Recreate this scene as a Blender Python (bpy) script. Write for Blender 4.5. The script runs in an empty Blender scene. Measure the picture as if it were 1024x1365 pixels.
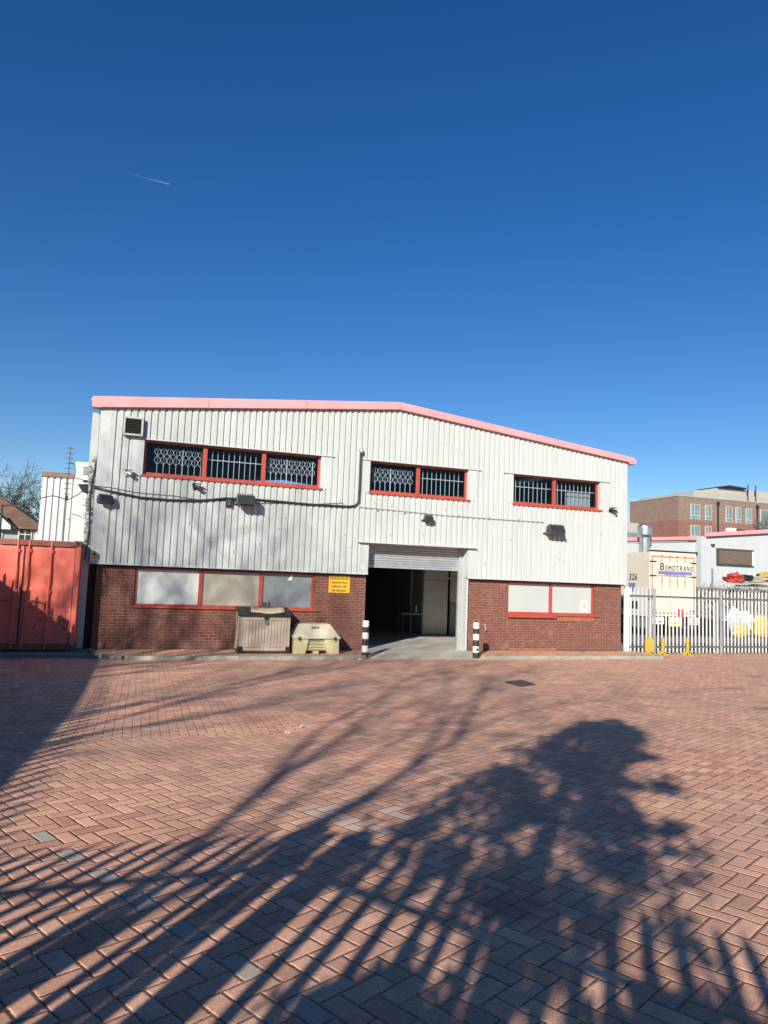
import bpy, bmesh, math, random
from mathutils import Vector, Matrix
random.seed(7)
R = math.radians
scene = bpy.context.scene
COL = scene.collection
AZ, EL = R(37), R(24)
SUN = Vector((-math.sin(AZ), -math.cos(AZ), math.tan(EL)))      # towards the sun, per horizontal metre

def gz(y):
    """height of the yard: it rises gently from the building towards the viewer"""
    return -.09 + max(0, (-1.3 - y)) * .034

# ---------------------------------------------------------------- mesh helpers
class MB:
    def __init__(s): s.v = []; s.f = []
    def box(s, x0, x1, y0, y1, z0, z1):
        n = len(s.v)
        s.v += [(x, y, z) for z in (z0, z1) for x, y in ((x0, y0), (x1, y0), (x1, y1), (x0, y1))]
        s.f += [tuple(n + i for i in q) for q in ((3, 2, 1, 0), (4, 5, 6, 7), (0, 1, 5, 4), (1, 2, 6, 5), (2, 3, 7, 6), (3, 0, 4, 7))]
        return s
    def quad(s, *p):
        n = len(s.v); s.v += [tuple(q) for q in p]; s.f.append(tuple(range(n, n + len(p)))); return s
    def prism(s, pts, axis, a, b):
        """pts: polygon in the two other axes (in x,y,z order), extruded on axis a..b"""
        def mk(p, t):
            if axis == 'x': return (t, p[0], p[1])
            if axis == 'y': return (p[0], t, p[1])
            return (p[0], p[1], t)
        n = len(s.v); k = len(pts)
        s.v += [mk(p, a) for p in pts] + [mk(p, b) for p in pts]
        s.f.append(tuple(n + i for i in range(k))); s.f.append(tuple(n + k + i for i in reversed(range(k))))
        for i in range(k):
            j = (i + 1) % k; s.f.append((n + i, n + k + i, n + k + j, n + j))
        return s
    def tube(s, pts, r, seg=6, cap=True):
        """tapered tube; r a number or list"""
        pts = [Vector(p) for p in pts]; k = len(pts)
        rs = r if isinstance(r, (list, tuple)) else [r] * k
        n0 = len(s.v); up = None
        for i, p in enumerate(pts):
            d = (pts[min(i + 1, k - 1)] - pts[max(i - 1, 0)])
            if d.length < 1e-9: d = Vector((0, 0, 1))
            d.normalize()
            if up is None:
                up = Vector((0, 0, 1)) if abs(d.z) < .9 else Vector((1, 0, 0))
            a = d.cross(up)
            if a.length < 1e-6: a = d.cross(Vector((0, 1, 0)))
            a.normalize(); b = a.cross(d).normalized(); up = b
            for j in range(seg):
                t = 2 * math.pi * j / seg
                q = p + (a * math.cos(t) + b * math.sin(t)) * rs[i]
                s.v.append(tuple(q))
        for i in range(k - 1):
            for j in range(seg):
                a0 = n0 + i * seg + j; a1 = n0 + i * seg + (j + 1) % seg
                s.f.append((a0, a1, a1 + seg, a0 + seg))
        if cap:
            s.f.append(tuple(n0 + j for j in reversed(range(seg))))
            s.f.append(tuple(n0 + (k - 1) * seg + j for j in range(seg)))
        return s
    def build(s, name, mat, parent=None, bevel=0, smooth=False, loc=None, fix=True):
        me = bpy.data.meshes.new(name)
        me.from_pydata(s.v, [], s.f)
        if fix and len(s.f) < 60000:
            bm = bmesh.new(); bm.from_mesh(me)
            bmesh.ops.recalc_face_normals(bm, faces=bm.faces); bm.to_mesh(me); bm.free()
        me.materials.append(mat)
        if smooth:
            for p in me.polygons: p.use_smooth = True
        o = bpy.data.objects.new(name, me); COL.objects.link(o)
        if parent: o.parent = parent
        if loc is not None: o.location = loc
        if bevel:
            m = o.modifiers.new('bevel', 'BEVEL'); m.width = bevel; m.segments = 2; m.limit_method = 'ANGLE'
        return o

def thing(name, label, cat, loc=(0, 0, 0), rz=0, group=None):
    o = bpy.data.objects.new(name, None); COL.objects.link(o)
    o.location = loc; o.rotation_euler = (0, 0, rz); o.empty_display_size = .2
    o['label'] = label; o['category'] = cat
    if group: o['group'] = group
    return o
def tag(o, label, cat, group=None):
    o['label'] = label; o['category'] = cat
    if group: o['group'] = group
    return o
def struct(o): o['kind'] = 'structure'; return o
def copy_part(src, parent, loc=None, rot=None):
    c = src.copy(); COL.objects.link(c); c.parent = parent
    if loc is not None: c.location = loc
    if rot is not None: c.rotation_euler = rot
    return c
def copy_tree(o, parent=None):
    c = o.copy(); COL.objects.link(c); c.parent = parent
    for ch in list(o.children): copy_tree(ch, c)
    return c
def text_part(name, body, size, mat, parent, loc, rot=(R(90), 0, 0), shear=0, ext=.002, sx=1, bold=0):
    cu = bpy.data.curves.new(name, 'FONT'); cu.body = body; cu.size = size; cu.extrude = ext
    cu.shear = shear; cu.offset = bold; cu.align_x = 'CENTER'; cu.align_y = 'CENTER'
    t = bpy.data.objects.new(name + '_tmp', cu); COL.objects.link(t)
    dg = bpy.context.evaluated_depsgraph_get(); dg.update()
    me = bpy.data.meshes.new_from_object(t.evaluated_get(dg))
    bpy.data.objects.remove(t)
    me.materials.clear(); me.materials.append(mat)
    o = bpy.data.objects.new(name, me); COL.objects.link(o)
    o.parent = parent; o.location = loc; o.rotation_euler = rot; o.scale = (sx, 1, 1)
    return o

# ---------------------------------------------------------------- material helpers
class NT:
    def __init__(s, name):
        s.m = bpy.data.materials.new(name); s.m.use_nodes = True
        s.t = s.m.node_tree; s.t.nodes.clear()
        s.out = s.t.nodes.new('ShaderNodeOutputMaterial')
    def n(s, typ, **kw):
        nd = s.t.nodes.new(typ)
        for k, v in kw.items(): setattr(nd, k, v)
        return nd
    def l(s, a, b): s.t.links.new(a, b)
    def math(s, op, a, b=None, c=None, clamp=False):
        nd = s.n('ShaderNodeMath', operation=op, use_clamp=clamp)
        for i, x in enumerate((a, b, c)):
            if x is None: continue
            if isinstance(x, (int, float)): nd.inputs[i].default_value = x
            else: s.l(x, nd.inputs[i])
        return nd.outputs[0]
    def mixc(s, f, a, b, mode='MIX'):
        nd = s.n('ShaderNodeMix', data_type='RGBA', blend_type=mode)
        for i, x in ((0, f), (6, a), (7, b)):
            if isinstance(x, (int, float)): nd.inputs[i].default_value = x
            elif isinstance(x, (tuple, list)): nd.inputs[i].default_value = (*x[:3], 1)
            else: s.l(x, nd.inputs[i])
        return nd.outputs[2]
    def ramp(s, f, stops):
        nd = s.n('ShaderNodeValToRGB'); s.l(f, nd.inputs[0])
        e = nd.color_ramp.elements
        while len(e) < len(stops): e.new(.5)
        for el, (p, c) in zip(e, stops):
            el.position = p; el.color = (*c, 1) if isinstance(c, (tuple, list)) else (c, c, c, 1)
        return nd.outputs[0]
    def noise(s, vec, scale, detail=4, rough=.6, dist=0):
        nd = s.n('ShaderNodeTexNoise'); nd.inputs['Scale'].default_value = scale
        nd.inputs['Detail'].default_value = detail; nd.inputs['Roughness'].default_value = rough
        nd.inputs['Distortion'].default_value = dist
        if vec is not None: s.l(vec, nd.inputs['Vector'])
        return nd.outputs[0]
    def coord(s, kind='Object', scale=None):
        tc = s.n('ShaderNodeTexCoord'); o = tc.outputs[kind]
        if scale:
            mp = s.n('ShaderNodeMapping'); mp.inputs['Scale'].default_value = scale; s.l(o, mp.inputs[0]); o = mp.outputs[0]
        return o
    def bsdf(s, color, rough=.6, metal=0, spec=.5, bump=None, bstr=.3, bdist=.01, alpha=None):
        b = s.n('ShaderNodeBsdfPrincipled')
        for k, x in (('Base Color', color), ('Roughness', rough), ('Metallic', metal), ('Specular IOR Level', spec)):
            if isinstance(x, (int, float)): b.inputs[k].default_value = x
            elif isinstance(x, (tuple, list)): b.inputs[k].default_value = (*x[:3], 1)
            else: s.l(x, b.inputs[k])
        if bump is not None:
            bp = s.n('ShaderNodeBump'); bp.inputs['Strength'].default_value = bstr; bp.inputs['Distance'].default_value = bdist
            s.l(bump, bp.inputs['Height']); s.l(bp.outputs[0], b.inputs['Normal'])
        s.l(b.outputs[0], s.out.inputs[0]); return s.m

def worn(name, col, rough=.6, metal=0, var=.25, scale=3, dirt=None, dirt_amt=.3, bump=.15, spec=.5, streak=False, fine=60):
    """a plain surface with uneven tone, dirt patches and slight relief"""
    t = NT(name); v = t.coord('Object', (1, 1, .18) if streak else (1, 1, 1))
    a = t.noise(v, scale, 6, .65); b = t.noise(t.coord(), fine, 3, .6)
    c = t.mixc(t.ramp(a, [(.3, 0), (.7, 1)]), tuple(x * (1 - var) for x in col), tuple(min(1, x * (1 + var * .5)) for x in col))
    c = t.mixc(t.math('MULTIPLY', b, .25), c, tuple(x * .7 for x in col))
    if dirt:
        d = t.noise(v, scale * 1.9, 8, .75, .4)
        c = t.mixc(t.math('MULTIPLY', t.ramp(d, [(.5, 0), (.68, 1)]), dirt_amt), c, dirt)
    r = t.math('ADD', t.math('MULTIPLY', a, .2), rough - .1)
    return t.bsdf(c, r, metal, spec, bump=t.math('ADD', a, b), bstr=bump, bdist=.006)

def paver_material():
    t = NT('block_paving'); P = t.coord('Object')
    sep = t.n('ShaderNodeSeparateXYZ'); t.l(P, sep.inputs[0]); X, Y = sep.outputs[0], sep.outputs[1]
    # slight waviness of the laying lines
    wob = t.noise(P, .9, 2, .5)
    wob2 = t.math('MULTIPLY', t.math('SUBTRACT', wob, .5), .05)
    X = t.math('ADD', X, wob2); Y = t.math('ADD', Y, wob2)
    # ---- herringbone in a rotated frame
    ang = R(-62.8); U = .107; ox, oy = 1.412, -15.1
    dx = t.math('SUBTRACT', X, ox); dy = t.math('SUBTRACT', Y, oy)
    ca, sa = math.cos(ang), math.sin(ang)
    u = t.math('ADD', t.math('MULTIPLY', dx, ca / U), t.math('MULTIPLY', dy, sa / U))
    v = t.math('ADD', t.math('MULTIPLY', dx, -sa / U), t.math('MULTIPLY', dy, ca / U))
    u = t.math('ADD', u, 401.0 - .0); v = t.math('ADD', v, 400.5)
    iu = t.math('FLOOR', u); iv = t.math('FLOOR', v); fu = t.math('FRACT', u); fv = t.math('FRACT', v)
    k = t.math('FLOORED_MODULO', t.math('SUBTRACT', iu, iv), 4)
    is1 = t.math('COMPARE', k, 1, .1); is2 = t.math('COMPARE', k, 2, .1)
    isV = t.math('GREATER_THAN', k, 1.5)
    lx = t.math('ADD', fu, is1); ly = t.math('ADD', fv, is2)
    Lx = t.math('SUBTRACT', 2, isV); Ly = t.math('ADD', 1, isV)
    def edge(l, L): return t.math('MINIMUM', l, t.math('SUBTRACT', L, l))
    eH = t.math('MULTIPLY', t.math('MINIMUM', edge(lx, Lx), edge(ly, Ly)), U)
    bi = t.math('SUBTRACT', iu, is1); bj = t.math('SUBTRACT', iv, is2)
    cmb = t.n('ShaderNodeCombineXYZ'); t.l(bi, cmb.inputs[0]); t.l(bj, cmb.inputs[1]); t.l(isV, cmb.inputs[2])
    # pale marker blocks: every horizontal block of one course, over a limited run
    run = t.math('MULTIPLY', t.math('GREATER_THAN', bi, 401 - 13.5), t.math('LESS_THAN', bi, 401 + 20))
    grey = t.math('MULTIPLY', t.math('MULTIPLY', t.math('COMPARE', bj, 400, .1), t.math('SUBTRACT', 1, isV)), run)
    # ---- stretcher bond courses near the building, left part
    S = .1
    cx = t.math('DIVIDE', X, .2); cy = t.math('DIVIDE', Y, S)
    row = t.math('FLOOR', cy); fy = t.math('FRACT', cy)
    cx = t.math('ADD', cx, t.math('MULTIPLY', t.math('FLOORED_MODULO', row, 2), .5))
    colm = t.math('FLOOR', cx); fx = t.math('FRACT', cx)
    ex = t.math('MULTIPLY', t.math('MINIMUM', fx, t.math('SUBTRACT', 1, fx)), .2)
    ey = t.math('MULTIPLY', t.math('MINIMUM', fy, t.math('SUBTRACT', 1, fy)), S)
    ey = t.math('ADD', ey, .0015)
    eS = t.math('MINIMUM', ex, ey)
    cmb2 = t.n('ShaderNodeCombineXYZ'); t.l(colm, cmb2.inputs[0]); t.l(row, cmb2.inputs[1]); cmb2.inputs[2].default_value = 7
    zone = t.math('MULTIPLY', t.math('GREATER_THAN', Y, -10.85),
                  t.math('MULTIPLY', t.math('GREATER_THAN', X, -.1), t.math('LESS_THAN', X, t.math('ADD', t.math('MULTIPLY', Y, .12), 4.5))))
    e = t.math('ADD', t.math('MULTIPLY', eS, zone), t.math('MULTIPLY', eH, t.math('SUBTRACT', 1, zone)))
    idm = t.n('ShaderNodeMix', data_type='VECTOR'); t.l(zone, idm.inputs[0]); t.l(cmb.outputs[0], idm.inputs[4]); t.l(cmb2.outputs[0], idm.inputs[5])
    wn = t.n('ShaderNodeTexWhiteNoise', noise_dimensions='3D'); t.l(idm.outputs[1], wn.inputs[0])
    rnd = wn.outputs[0]
    grey = t.math('MULTIPLY', grey, t.math('SUBTRACT', 1, zone))
    # a small repaired patch of pale blocks
    pd = t.math('ADD', t.math('POWER', t.math('DIVIDE', t.math('SUBTRACT', bi, 397.5), 3.6), 2), t.math('POWER', t.math('DIVIDE', t.math('SUBTRACT', bj, 416.6), 3.2), 2))
    patch = t.math('MULTIPLY', t.math('LESS_THAN', pd, 1), t.math('GREATER_THAN', rnd, .5))
    # ---- colour
    base = t.ramp(rnd, [(0, (.5, .235, .15)), (.3, (.69, .335, .21)), (.7, (.78, .39, .245)), (1, (.88, .485, .315))])
    big = t.noise(P, .35, 4, .6)
    base = t.mixc(t.ramp(big, [(.35, 0), (.7, .45)]), base, (.56, .37, .26))
    # cleaner pale far right, greener dirt on the left
    sp = t.noise(P, 150, 5, .95)
    base = t.mixc(t.ramp(sp, [(.4, .8), (.49, 0)]), base, (.2, .1, .07))
    base = t.mixc(t.ramp(sp, [(.54, 0), (.63, .85)]), base, (.95, .68, .5))
    md = t.noise(P, 2.2, 7, .7, .3)
    base = t.mixc(t.ramp(md, [(.47, 0), (.7, .5)]), base, (.34, .2, .135))
    # moss and dirt drifting along the old parking line
    ms = t.noise(P, 1.1, 6, .7, 1.)
    base = t.mixc(t.ramp(ms, [(.55, 0), (.75, .4)]), base, (.25, .2, .13))
    gcol = t.mixc(t.noise(P, 60, 3), (.22, .22, .175), (.46, .46, .38))
    base = t.mixc(t.math('MULTIPLY', grey, .75), base, gcol)
    base = t.mixc(t.math('MULTIPLY', patch, .42), base, (.46, .44, .4))
    # ---- joints
    en = t.math('ADD', e, t.math('MULTIPLY', t.math('SUBTRACT', t.noise(P, 45, 4, .7), .5), .012))
    jn = t.n('ShaderNodeMapRange', interpolation_type='SMOOTHSTEP'); t.l(en, jn.inputs[0])
    jn.inputs[1].default_value = .0015; jn.inputs[2].default_value = .0052
    J = jn.outputs[0]
    jv = t.mixc(t.ramp(t.noise(P, 1.7, 5, .7), [(.4, 0), (.65, 1)]), (.05, .032, .022), (.3, .18, .12))
    col = t.mixc(J, jv, base)
    stn = t.noise(P, .8, 8, .75, 1.2)
    col = t.mixc(t.ramp(stn, [(.56, 0), (.74, .5)]), col, (.24, .145, .1))
    oil = t.n('ShaderNodeTexVoronoi'); oil.inputs['Scale'].default_value = .45; t.l(t.n('ShaderNodeTexCoord').outputs['Object'], oil.inputs['Vector'])
    col = t.mixc(t.ramp(t.math('ADD', oil.outputs[0], t.math('MULTIPLY', t.noise(P, 5, 5, .7), .25)), [(.17, .6), (.27, 0)]), col, (.13, .085, .065))
    mr = t.n('ShaderNodeMapRange', interpolation_type='SMOOTHSTEP'); t.l(en, mr.inputs[0])
    mr.inputs[1].default_value = 0; mr.inputs[2].default_value = .013
    tilt = t.math('MULTIPLY', t.math('SUBTRACT', wn.outputs[0], .5), .25)
    h = t.math('ADD', t.math('ADD', mr.outputs[0], tilt), t.math('MULTIPLY', sp, .34))
    h = t.math('ADD', h, t.math('MULTIPLY', t.noise(P, 40, 4, .7), .25))
    return t.bsdf(col, .82, 0, .3, bump=h, bstr=1.0, bdist=.008)

def brick_material(name='red_brick', c1=(.17, .058, .038), c2=(.115, .037, .027), mort=(.25, .16, .12), w=.225, hh=.075, swap=False, bstr=.6, dirt=.5):
    t = NT(name); P = t.coord('Object')
    sep = t.n('ShaderNodeSeparateXYZ'); t.l(P, sep.inputs[0])
    cb = t.n('ShaderNodeCombineXYZ')
    t.l(t.math('ADD', sep.outputs[0], sep.outputs[1]), cb.inputs[0]); t.l(sep.outputs[2], cb.inputs[1])
    b = t.n('ShaderNodeTexBrick'); t.l(cb.outputs[0], b.inputs['Vector'])
    b.inputs['Color1'].default_value = (*c1, 1); b.inputs['Color2'].default_value = (*c2, 1); b.inputs['Mortar'].default_value = (*mort, 1)
    b.inputs['Scale'].default_value = 1; b.inputs['Mortar Size'].default_value = .0075; b.inputs['Mortar Smooth'].default_value = .3
    b.inputs['Brick Width'].default_value = w; b.inputs['Row Height'].default_value = hh; b.inputs['Bias'].default_value = 0
    n1 = t.noise(P, 1.3, 6, .7, .5); n2 = t.noise(P, 45, 4, .7)
    c = t.mixc(t.ramp(n1, [(.4, 0), (.72, dirt)]), b.outputs[0], (.13, .06, .045))
    c = t.mixc(t.ramp(n2, [(.5, 0), (.75, .4)]), c, (.42, .22, .16))
    c = t.mixc(t.ramp(t.noise(P, 7, 5, .7), [(.55, 0), (.72, .35)]), c, (.36, .24, .19))
    sp_z = t.math('ADD', sep.outputs[2], t.math('MULTIPLY', t.noise(P, 3, 6, .7), .5))
    c = t.mixc(t.ramp(sp_z, [(.22, .55), (.5, 0)]), c, (.12, .085, .06))
    eff = t.noise(t.coord('Object', (1, 1, .35)), 1.7, 7, .75, .8)
    c = t.mixc(t.ramp(eff, [(.6, 0), (.75, .35)]), c, (.4, .33, .28))
    h = t.math('ADD', t.math('SUBTRACT', 1, b.outputs[1]), t.math('MULTIPLY', n2, .35))
    return t.bsdf(c, .85, 0, .25, bump=h, bstr=bstr, bdist=.008)

def cladding_material():
    t = NT('pale_painted_sheet'); P = t.coord('Object'); st = t.coord('Object', (2.2, 1, .14)); bl = t.coord('Object', (1, 1, .6))
    a = t.noise(st, 3.5, 6, .7); b = t.noise(P, 18, 4, .6); g = t.noise(bl, .7, 5, .65, .6)
    c = t.mixc(t.ramp(a, [(.35, 0), (.75, 1)]), (.475, .5, .48), (.4, .42, .4))
    sep = t.n('ShaderNodeSeparateXYZ'); t.l(P, sep.inputs[0])
    # green-grey grime, heavier on the lower left where trees stand near
    grx = t.math('MULTIPLY', t.math('LESS_THAN', sep.outputs[0], 30), t.n('ShaderNodeMapRange').outputs[0])
    mr = t.n('ShaderNodeMapRange'); t.l(sep.outputs[0], mr.inputs[0]); mr.inputs[1].default_value = 1; mr.inputs[2].default_value = 11
    mr.inputs[3].default_value = .55; mr.inputs[4].default_value = .08
    c = t.mixc(t.math('MULTIPLY', t.ramp(g, [(.42, 0), (.68, .7)]), mr.outputs[0]), c, (.3, .315, .275))
    c = t.mixc(t.ramp(t.noise(t.coord('Object', (3, 1, .3)), 5, 7, .8), [(.62, 0), (.78, .35)]), c, (.27, .25, .2))
    c = t.mixc(t.ramp(b, [(.4, .2), (.6, 0)]), c, (.36, .37, .33))
    run = t.noise(t.coord('Object', (14, 1, .5)), 1, 5, .7)
    for z0 in (4.36, 2.1, 3.9):
        fall = t.n('ShaderNodeMapRange'); t.l(sep.outputs[2], fall.inputs[0])
        fall.inputs[1].default_value = z0 - .75; fall.inputs[2].default_value = z0; fall.inputs[3].default_value = 0; fall.inputs[4].default_value = 1
        band = t.math('MULTIPLY', fall.outputs[0], t.math('LESS_THAN', sep.outputs[2], z0))
        c = t.mixc(t.math('MULTIPLY', t.math('MULTIPLY', band, t.ramp(run, [(.52, 0), (.7, 1)])), .5), c, (.27, .23, .17))
    dent = t.noise(P, 2.6, 2, .4)
    hh = t.math('ADD', t.math('MULTIPLY', t.math('ADD', b, a), .15), t.math('MULTIPLY', dent, 2.5))
    return t.bsdf(c, .45, 0, .4, bump=hh, bstr=.3, bdist=.012)

def glass_material(name, tint=(.8, .85, .88), refl=.12):
    t = NT(name)
    tr = t.n('ShaderNodeBsdfTransparent'); tr.inputs[0].default_value = (*tint, 1)
    gl = t.n('ShaderNodeBsdfGlossy'); gl.inputs['Roughness'].default_value = .04
    lw = t.n('ShaderNodeLayerWeight'); lw.inputs[0].default_value = .12
    f = t.math('ADD', t.math('MULTIPLY', lw.outputs[0], .35), refl * .12, clamp=True)
    mx = t.n('ShaderNodeMixShader'); t.l(f, mx.inputs[0]); t.l(tr.outputs[0], mx.inputs[1]); t.l(gl.outputs[0], mx.inputs[2])
    t.l(mx.outputs[0], t.out.inputs[0]); return t.m

M = dict(
    paver=paver_material(), brick=brick_material(), clad=cladding_material(),
    trim=worn('faded_pink_trim', (.7, .3, .3), .5, scale=1.5, var=.12, dirt=(.35, .2, .17), dirt_amt=.25, bump=.08),
    red=worn('red_frame_paint', (.4, .065, .04), .45, scale=4, var=.2, dirt=(.2, .05, .04), dirt_amt=.3),
    flash=worn('white_flashing', (.47, .49, .47), .5, scale=2.5, var=.12, dirt=(.28, .28, .24), dirt_amt=.35, streak=True),
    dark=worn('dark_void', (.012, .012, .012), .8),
    black=worn('black_plastic', (.02, .02, .021), .45, var=.4, scale=9),
    lampgrey=worn('weathered_lamp_metal', (.085, .08, .07), .5, metal=.3, scale=12, dirt=(.16, .15, .12), dirt_amt=.4),
    room=worn('dim_plaster', (.2, .16, .12), .85, scale=1.5),
    roomceil=worn('ceiling_sheet', (.1, .1, .1), .85),
    part=worn('cream_partition', (.82, .78, .68), .7, scale=1.2, var=.08, dirt=(.4, .36, .28), dirt_amt=.25),
    part2=worn('grey_partition', (.4, .4, .37), .7, scale=1.2, var=.08),
    conc=worn('concrete', (.55, .49, .38), .85, scale=1.6, var=.22, dirt=(.26, .22, .17), dirt_amt=.6, bump=.5),
    floor=worn('smooth_concrete_floor', (.55, .52, .45), .65, scale=1.1, var=.15, dirt=(.22, .2, .17), dirt_amt=.5),
    kerb=worn('kerb_concrete', (.33, .31, .25), .85, scale=2.5, var=.28, dirt=(.16, .15, .12), dirt_amt=.6, bump=.5),
    kerbdark=worn('dark_concrete', (.2, .22, .19), .85, scale=3, var=.3, dirt=(.1, .11, .09), dirt_amt=.6, bump=.5),  # darker grey-green concrete tone than the main kerb
    steel=worn('galvanised_steel', (.42, .43, .41), .5, metal=.35, scale=5, var=.2, dirt=(.24, .24, .22), dirt_amt=.4, fine=120),
    steeldark=worn('dull_galvanised_rail', (.22, .225, .22), .5, metal=.4, scale=5, var=.2),
    shutter=worn('shutter_steel', (.5, .52, .54), .4, metal=.5, scale=4, var=.15, dirt=(.25, .25, .26), dirt_amt=.3),
    grille=worn('white_bar_paint', (.75, .74, .7), .45, scale=8, var=.1),
    whitep=worn('white_paint', (.78, .77, .71), .5, scale=6, var=.12, dirt=(.4, .38, .33), dirt_amt=.4),
    blackp=worn('black_paint', (.025, .025, .023), .5, scale=6, var=.3, dirt=(.1, .09, .08), dirt_amt=.5),
    cont=worn('faded_red_container_paint', (.86, .17, .105), .55, scale=1.1, var=.16, dirt=(.28, .07, .05), dirt_amt=.4, streak=True, bump=.3),
    rust=worn('rusty_red_steel', (.3, .1, .06), .7, scale=7, var=.4, dirt=(.09, .045, .03), dirt_amt=.7),
    glass=glass_material('window_glass'),
    pane_w=worn('whitewashed_glass', (.6, .64, .6), .14, scale=1.6, var=.2, dirt=(.38, .42, .4), dirt_amt=.5, bump=.02),
    pane_b=worn('beige_blind_behind_glass', (.4, .36, .28), .3, scale=.8, var=.22, bump=.02),
    pane_g=worn('grey_filmed_glass', (.22, .25, .26), .14, scale=1.2, var=.25, dirt=(.13, .15, .16), dirt_amt=.4, bump=.02),
    pane_l=worn('frosted_glass', (.42, .45, .43), .18, scale=2, var=.07, bump=.02),
    yellow=worn('yellow_sign_face', (.8, .42, .02), .45, scale=6, var=.08),
    yplast=worn('yellow_plastic', (.5, .34, .05), .45, scale=5, var=.15, dirt=(.3, .2, .05), dirt_amt=.35),
    ink=worn('black_lettering', (.03, .02, .015), .6),
    grit=worn('sun_faded_yellow_plastic', (.5, .45, .24), .6, scale=3, var=.15, dirt=(.3, .27, .16), dirt_amt=.55, bump=.3),
    gritlid=worn('sun_bleached_lid_plastic', (.55, .51, .36), .6, scale=4, var=.15, dirt=(.36, .32, .22), dirt_amt=.6, bump=.3),
    shed=worn('beige_resin_boards', (.43, .355, .27), .6, scale=5, var=.14, dirt=(.3, .25, .2), dirt_amt=.4, streak=True),
    card=worn('buff_board', (.5, .4, .26), .8, scale=3, var=.15, dirt=(.28, .2, .12), dirt_amt=.4),
    wood=worn('orange_timber', (.3, .115, .06), .7, scale=4, var=.25),
    bark=worn('grey_brown_bark', (.1, .085, .065), .9, scale=8, var=.35, bump=.5),
    leaf=worn('dark_evergreen_leaf', (.04, .06, .025), .7, scale=2, var=.35),
    asphalt=worn('grey_asphalt', (.17, .155, .135), .9, scale=.6, var=.2, dirt=(.1, .095, .085), dirt_amt=.5, bump=.4),
    lorry=worn('cream_lorry_body', (.6, .55, .45), .4, scale=.9, var=.07, dirt=(.5, .44, .34), dirt_amt=.25),
    lorryred=worn('dull_red_edging', (.42, .13, .1), .5),
    purple=worn('faded_purple_vinyl', (.2, .17, .38), .5, scale=6, var=.15),
    redlet=worn('red_lettering', (.6, .06, .04), .5),
    plate=worn('yellow_plate', (.8, .6, .1), .4),
    tyre=worn('tyre_rubber', (.02, .02, .02), .8),
    bbrick=brick_material('brown_brick', (.23, .155, .115), (.15, .1, .075), (.28, .23, .19), dirt=.2, bstr=.3),
    rbrick=brick_material('orange_brick', (.25, .1, .065), (.18, .07, .05), (.25, .18, .14), dirt=.2, bstr=.3),
    stone=worn('pale_concrete_panel', (.36, .345, .305), .8, scale=.25, var=.12, dirt=(.35, .32, .27), dirt_amt=.4),
    slate=worn('weathered_roof_tiles', (.16, .085, .055), .85, scale=1.4, var=.35, dirt=(.26, .15, .08), dirt_amt=.5, bump=.5),
    render=worn('white_render', (.6, .6, .57), .8, scale=1, var=.08),
    greyrender=worn('grey_pebbledash', (.3, .3, .29), .9, scale=1, var=.15),
    winglass=worn('reflective_window', (.17, .24, .235), .15, scale=.6, var=.3, bump=.02),
    darkglass=worn('dark_window', (.03, .035, .04), .15, bump=.02),
    brown=worn('brown_trim_paint', (.2, .11, .09), .6, scale=3),
    sticks=worn('dry_grey_brushwood', (.3, .28, .24), .9, scale=5, var=.4),
    plank=worn('weathered_plank', (.48, .38, .24), .8, scale=3, var=.3),
    tarp=worn('red_tarpaulin', (.4, .05, .03), .5, scale=5, var=.2),
    bag=worn('white_woven_bag', (.42, .43, .47), .7, scale=5, var=.1),
    blue=worn('blue_plastic', (.1, .22, .5), .4, scale=5, var=.15),
    paper=worn('white_paper', (.8, .78, .74), .8, var=.05),
    silver=worn('bright_flue_steel', (.62, .63, .62), .25, metal=.85, scale=6, var=.15),
    wingclad=worn('white_stained_sheet', (.5, .5, .5), .55, scale=2.5, var=.16, dirt=(.3, .3, .3), dirt_amt=.45, streak=True),
    pinkclad=worn('white_far_sheet', (.45, .47, .47), .6, scale=1.2, var=.06),
)

# ================================================================ THE SETTING
# ground: one large sheet, and the paved yard a few millimetres above it
g = MB()
ys = [-400, -60, -40, -1.3, 900]
for a, b in zip(ys[:-1], ys[1:]):
    za = gz(max(a, -40)) - .006; zb = gz(max(b, -40)) - .006
    g.quad((-700, a, za), (900, a, za), (900, b, zb), (-700, b, zb))
struct(g.build('ground', M['asphalt']))
g = MB()
for x0, x1, a, b in ((-7, 32, -34, -1.3), (16.2, 32, -1.3, .35), (9.9, 16.2, -1.3, -1.25), (-7, 0.2, -1.3, -.9), (0.2, 7.4, -1.3, -1.25), (7.4, 9.9, -1.3, -1.25)):
    g.quad((x0, a, gz(a)), (x1, a, gz(a)), (x1, b, gz(b)), (x0, b, gz(b)))
struct(g.build('yard_paving', M['paver']))

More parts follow.
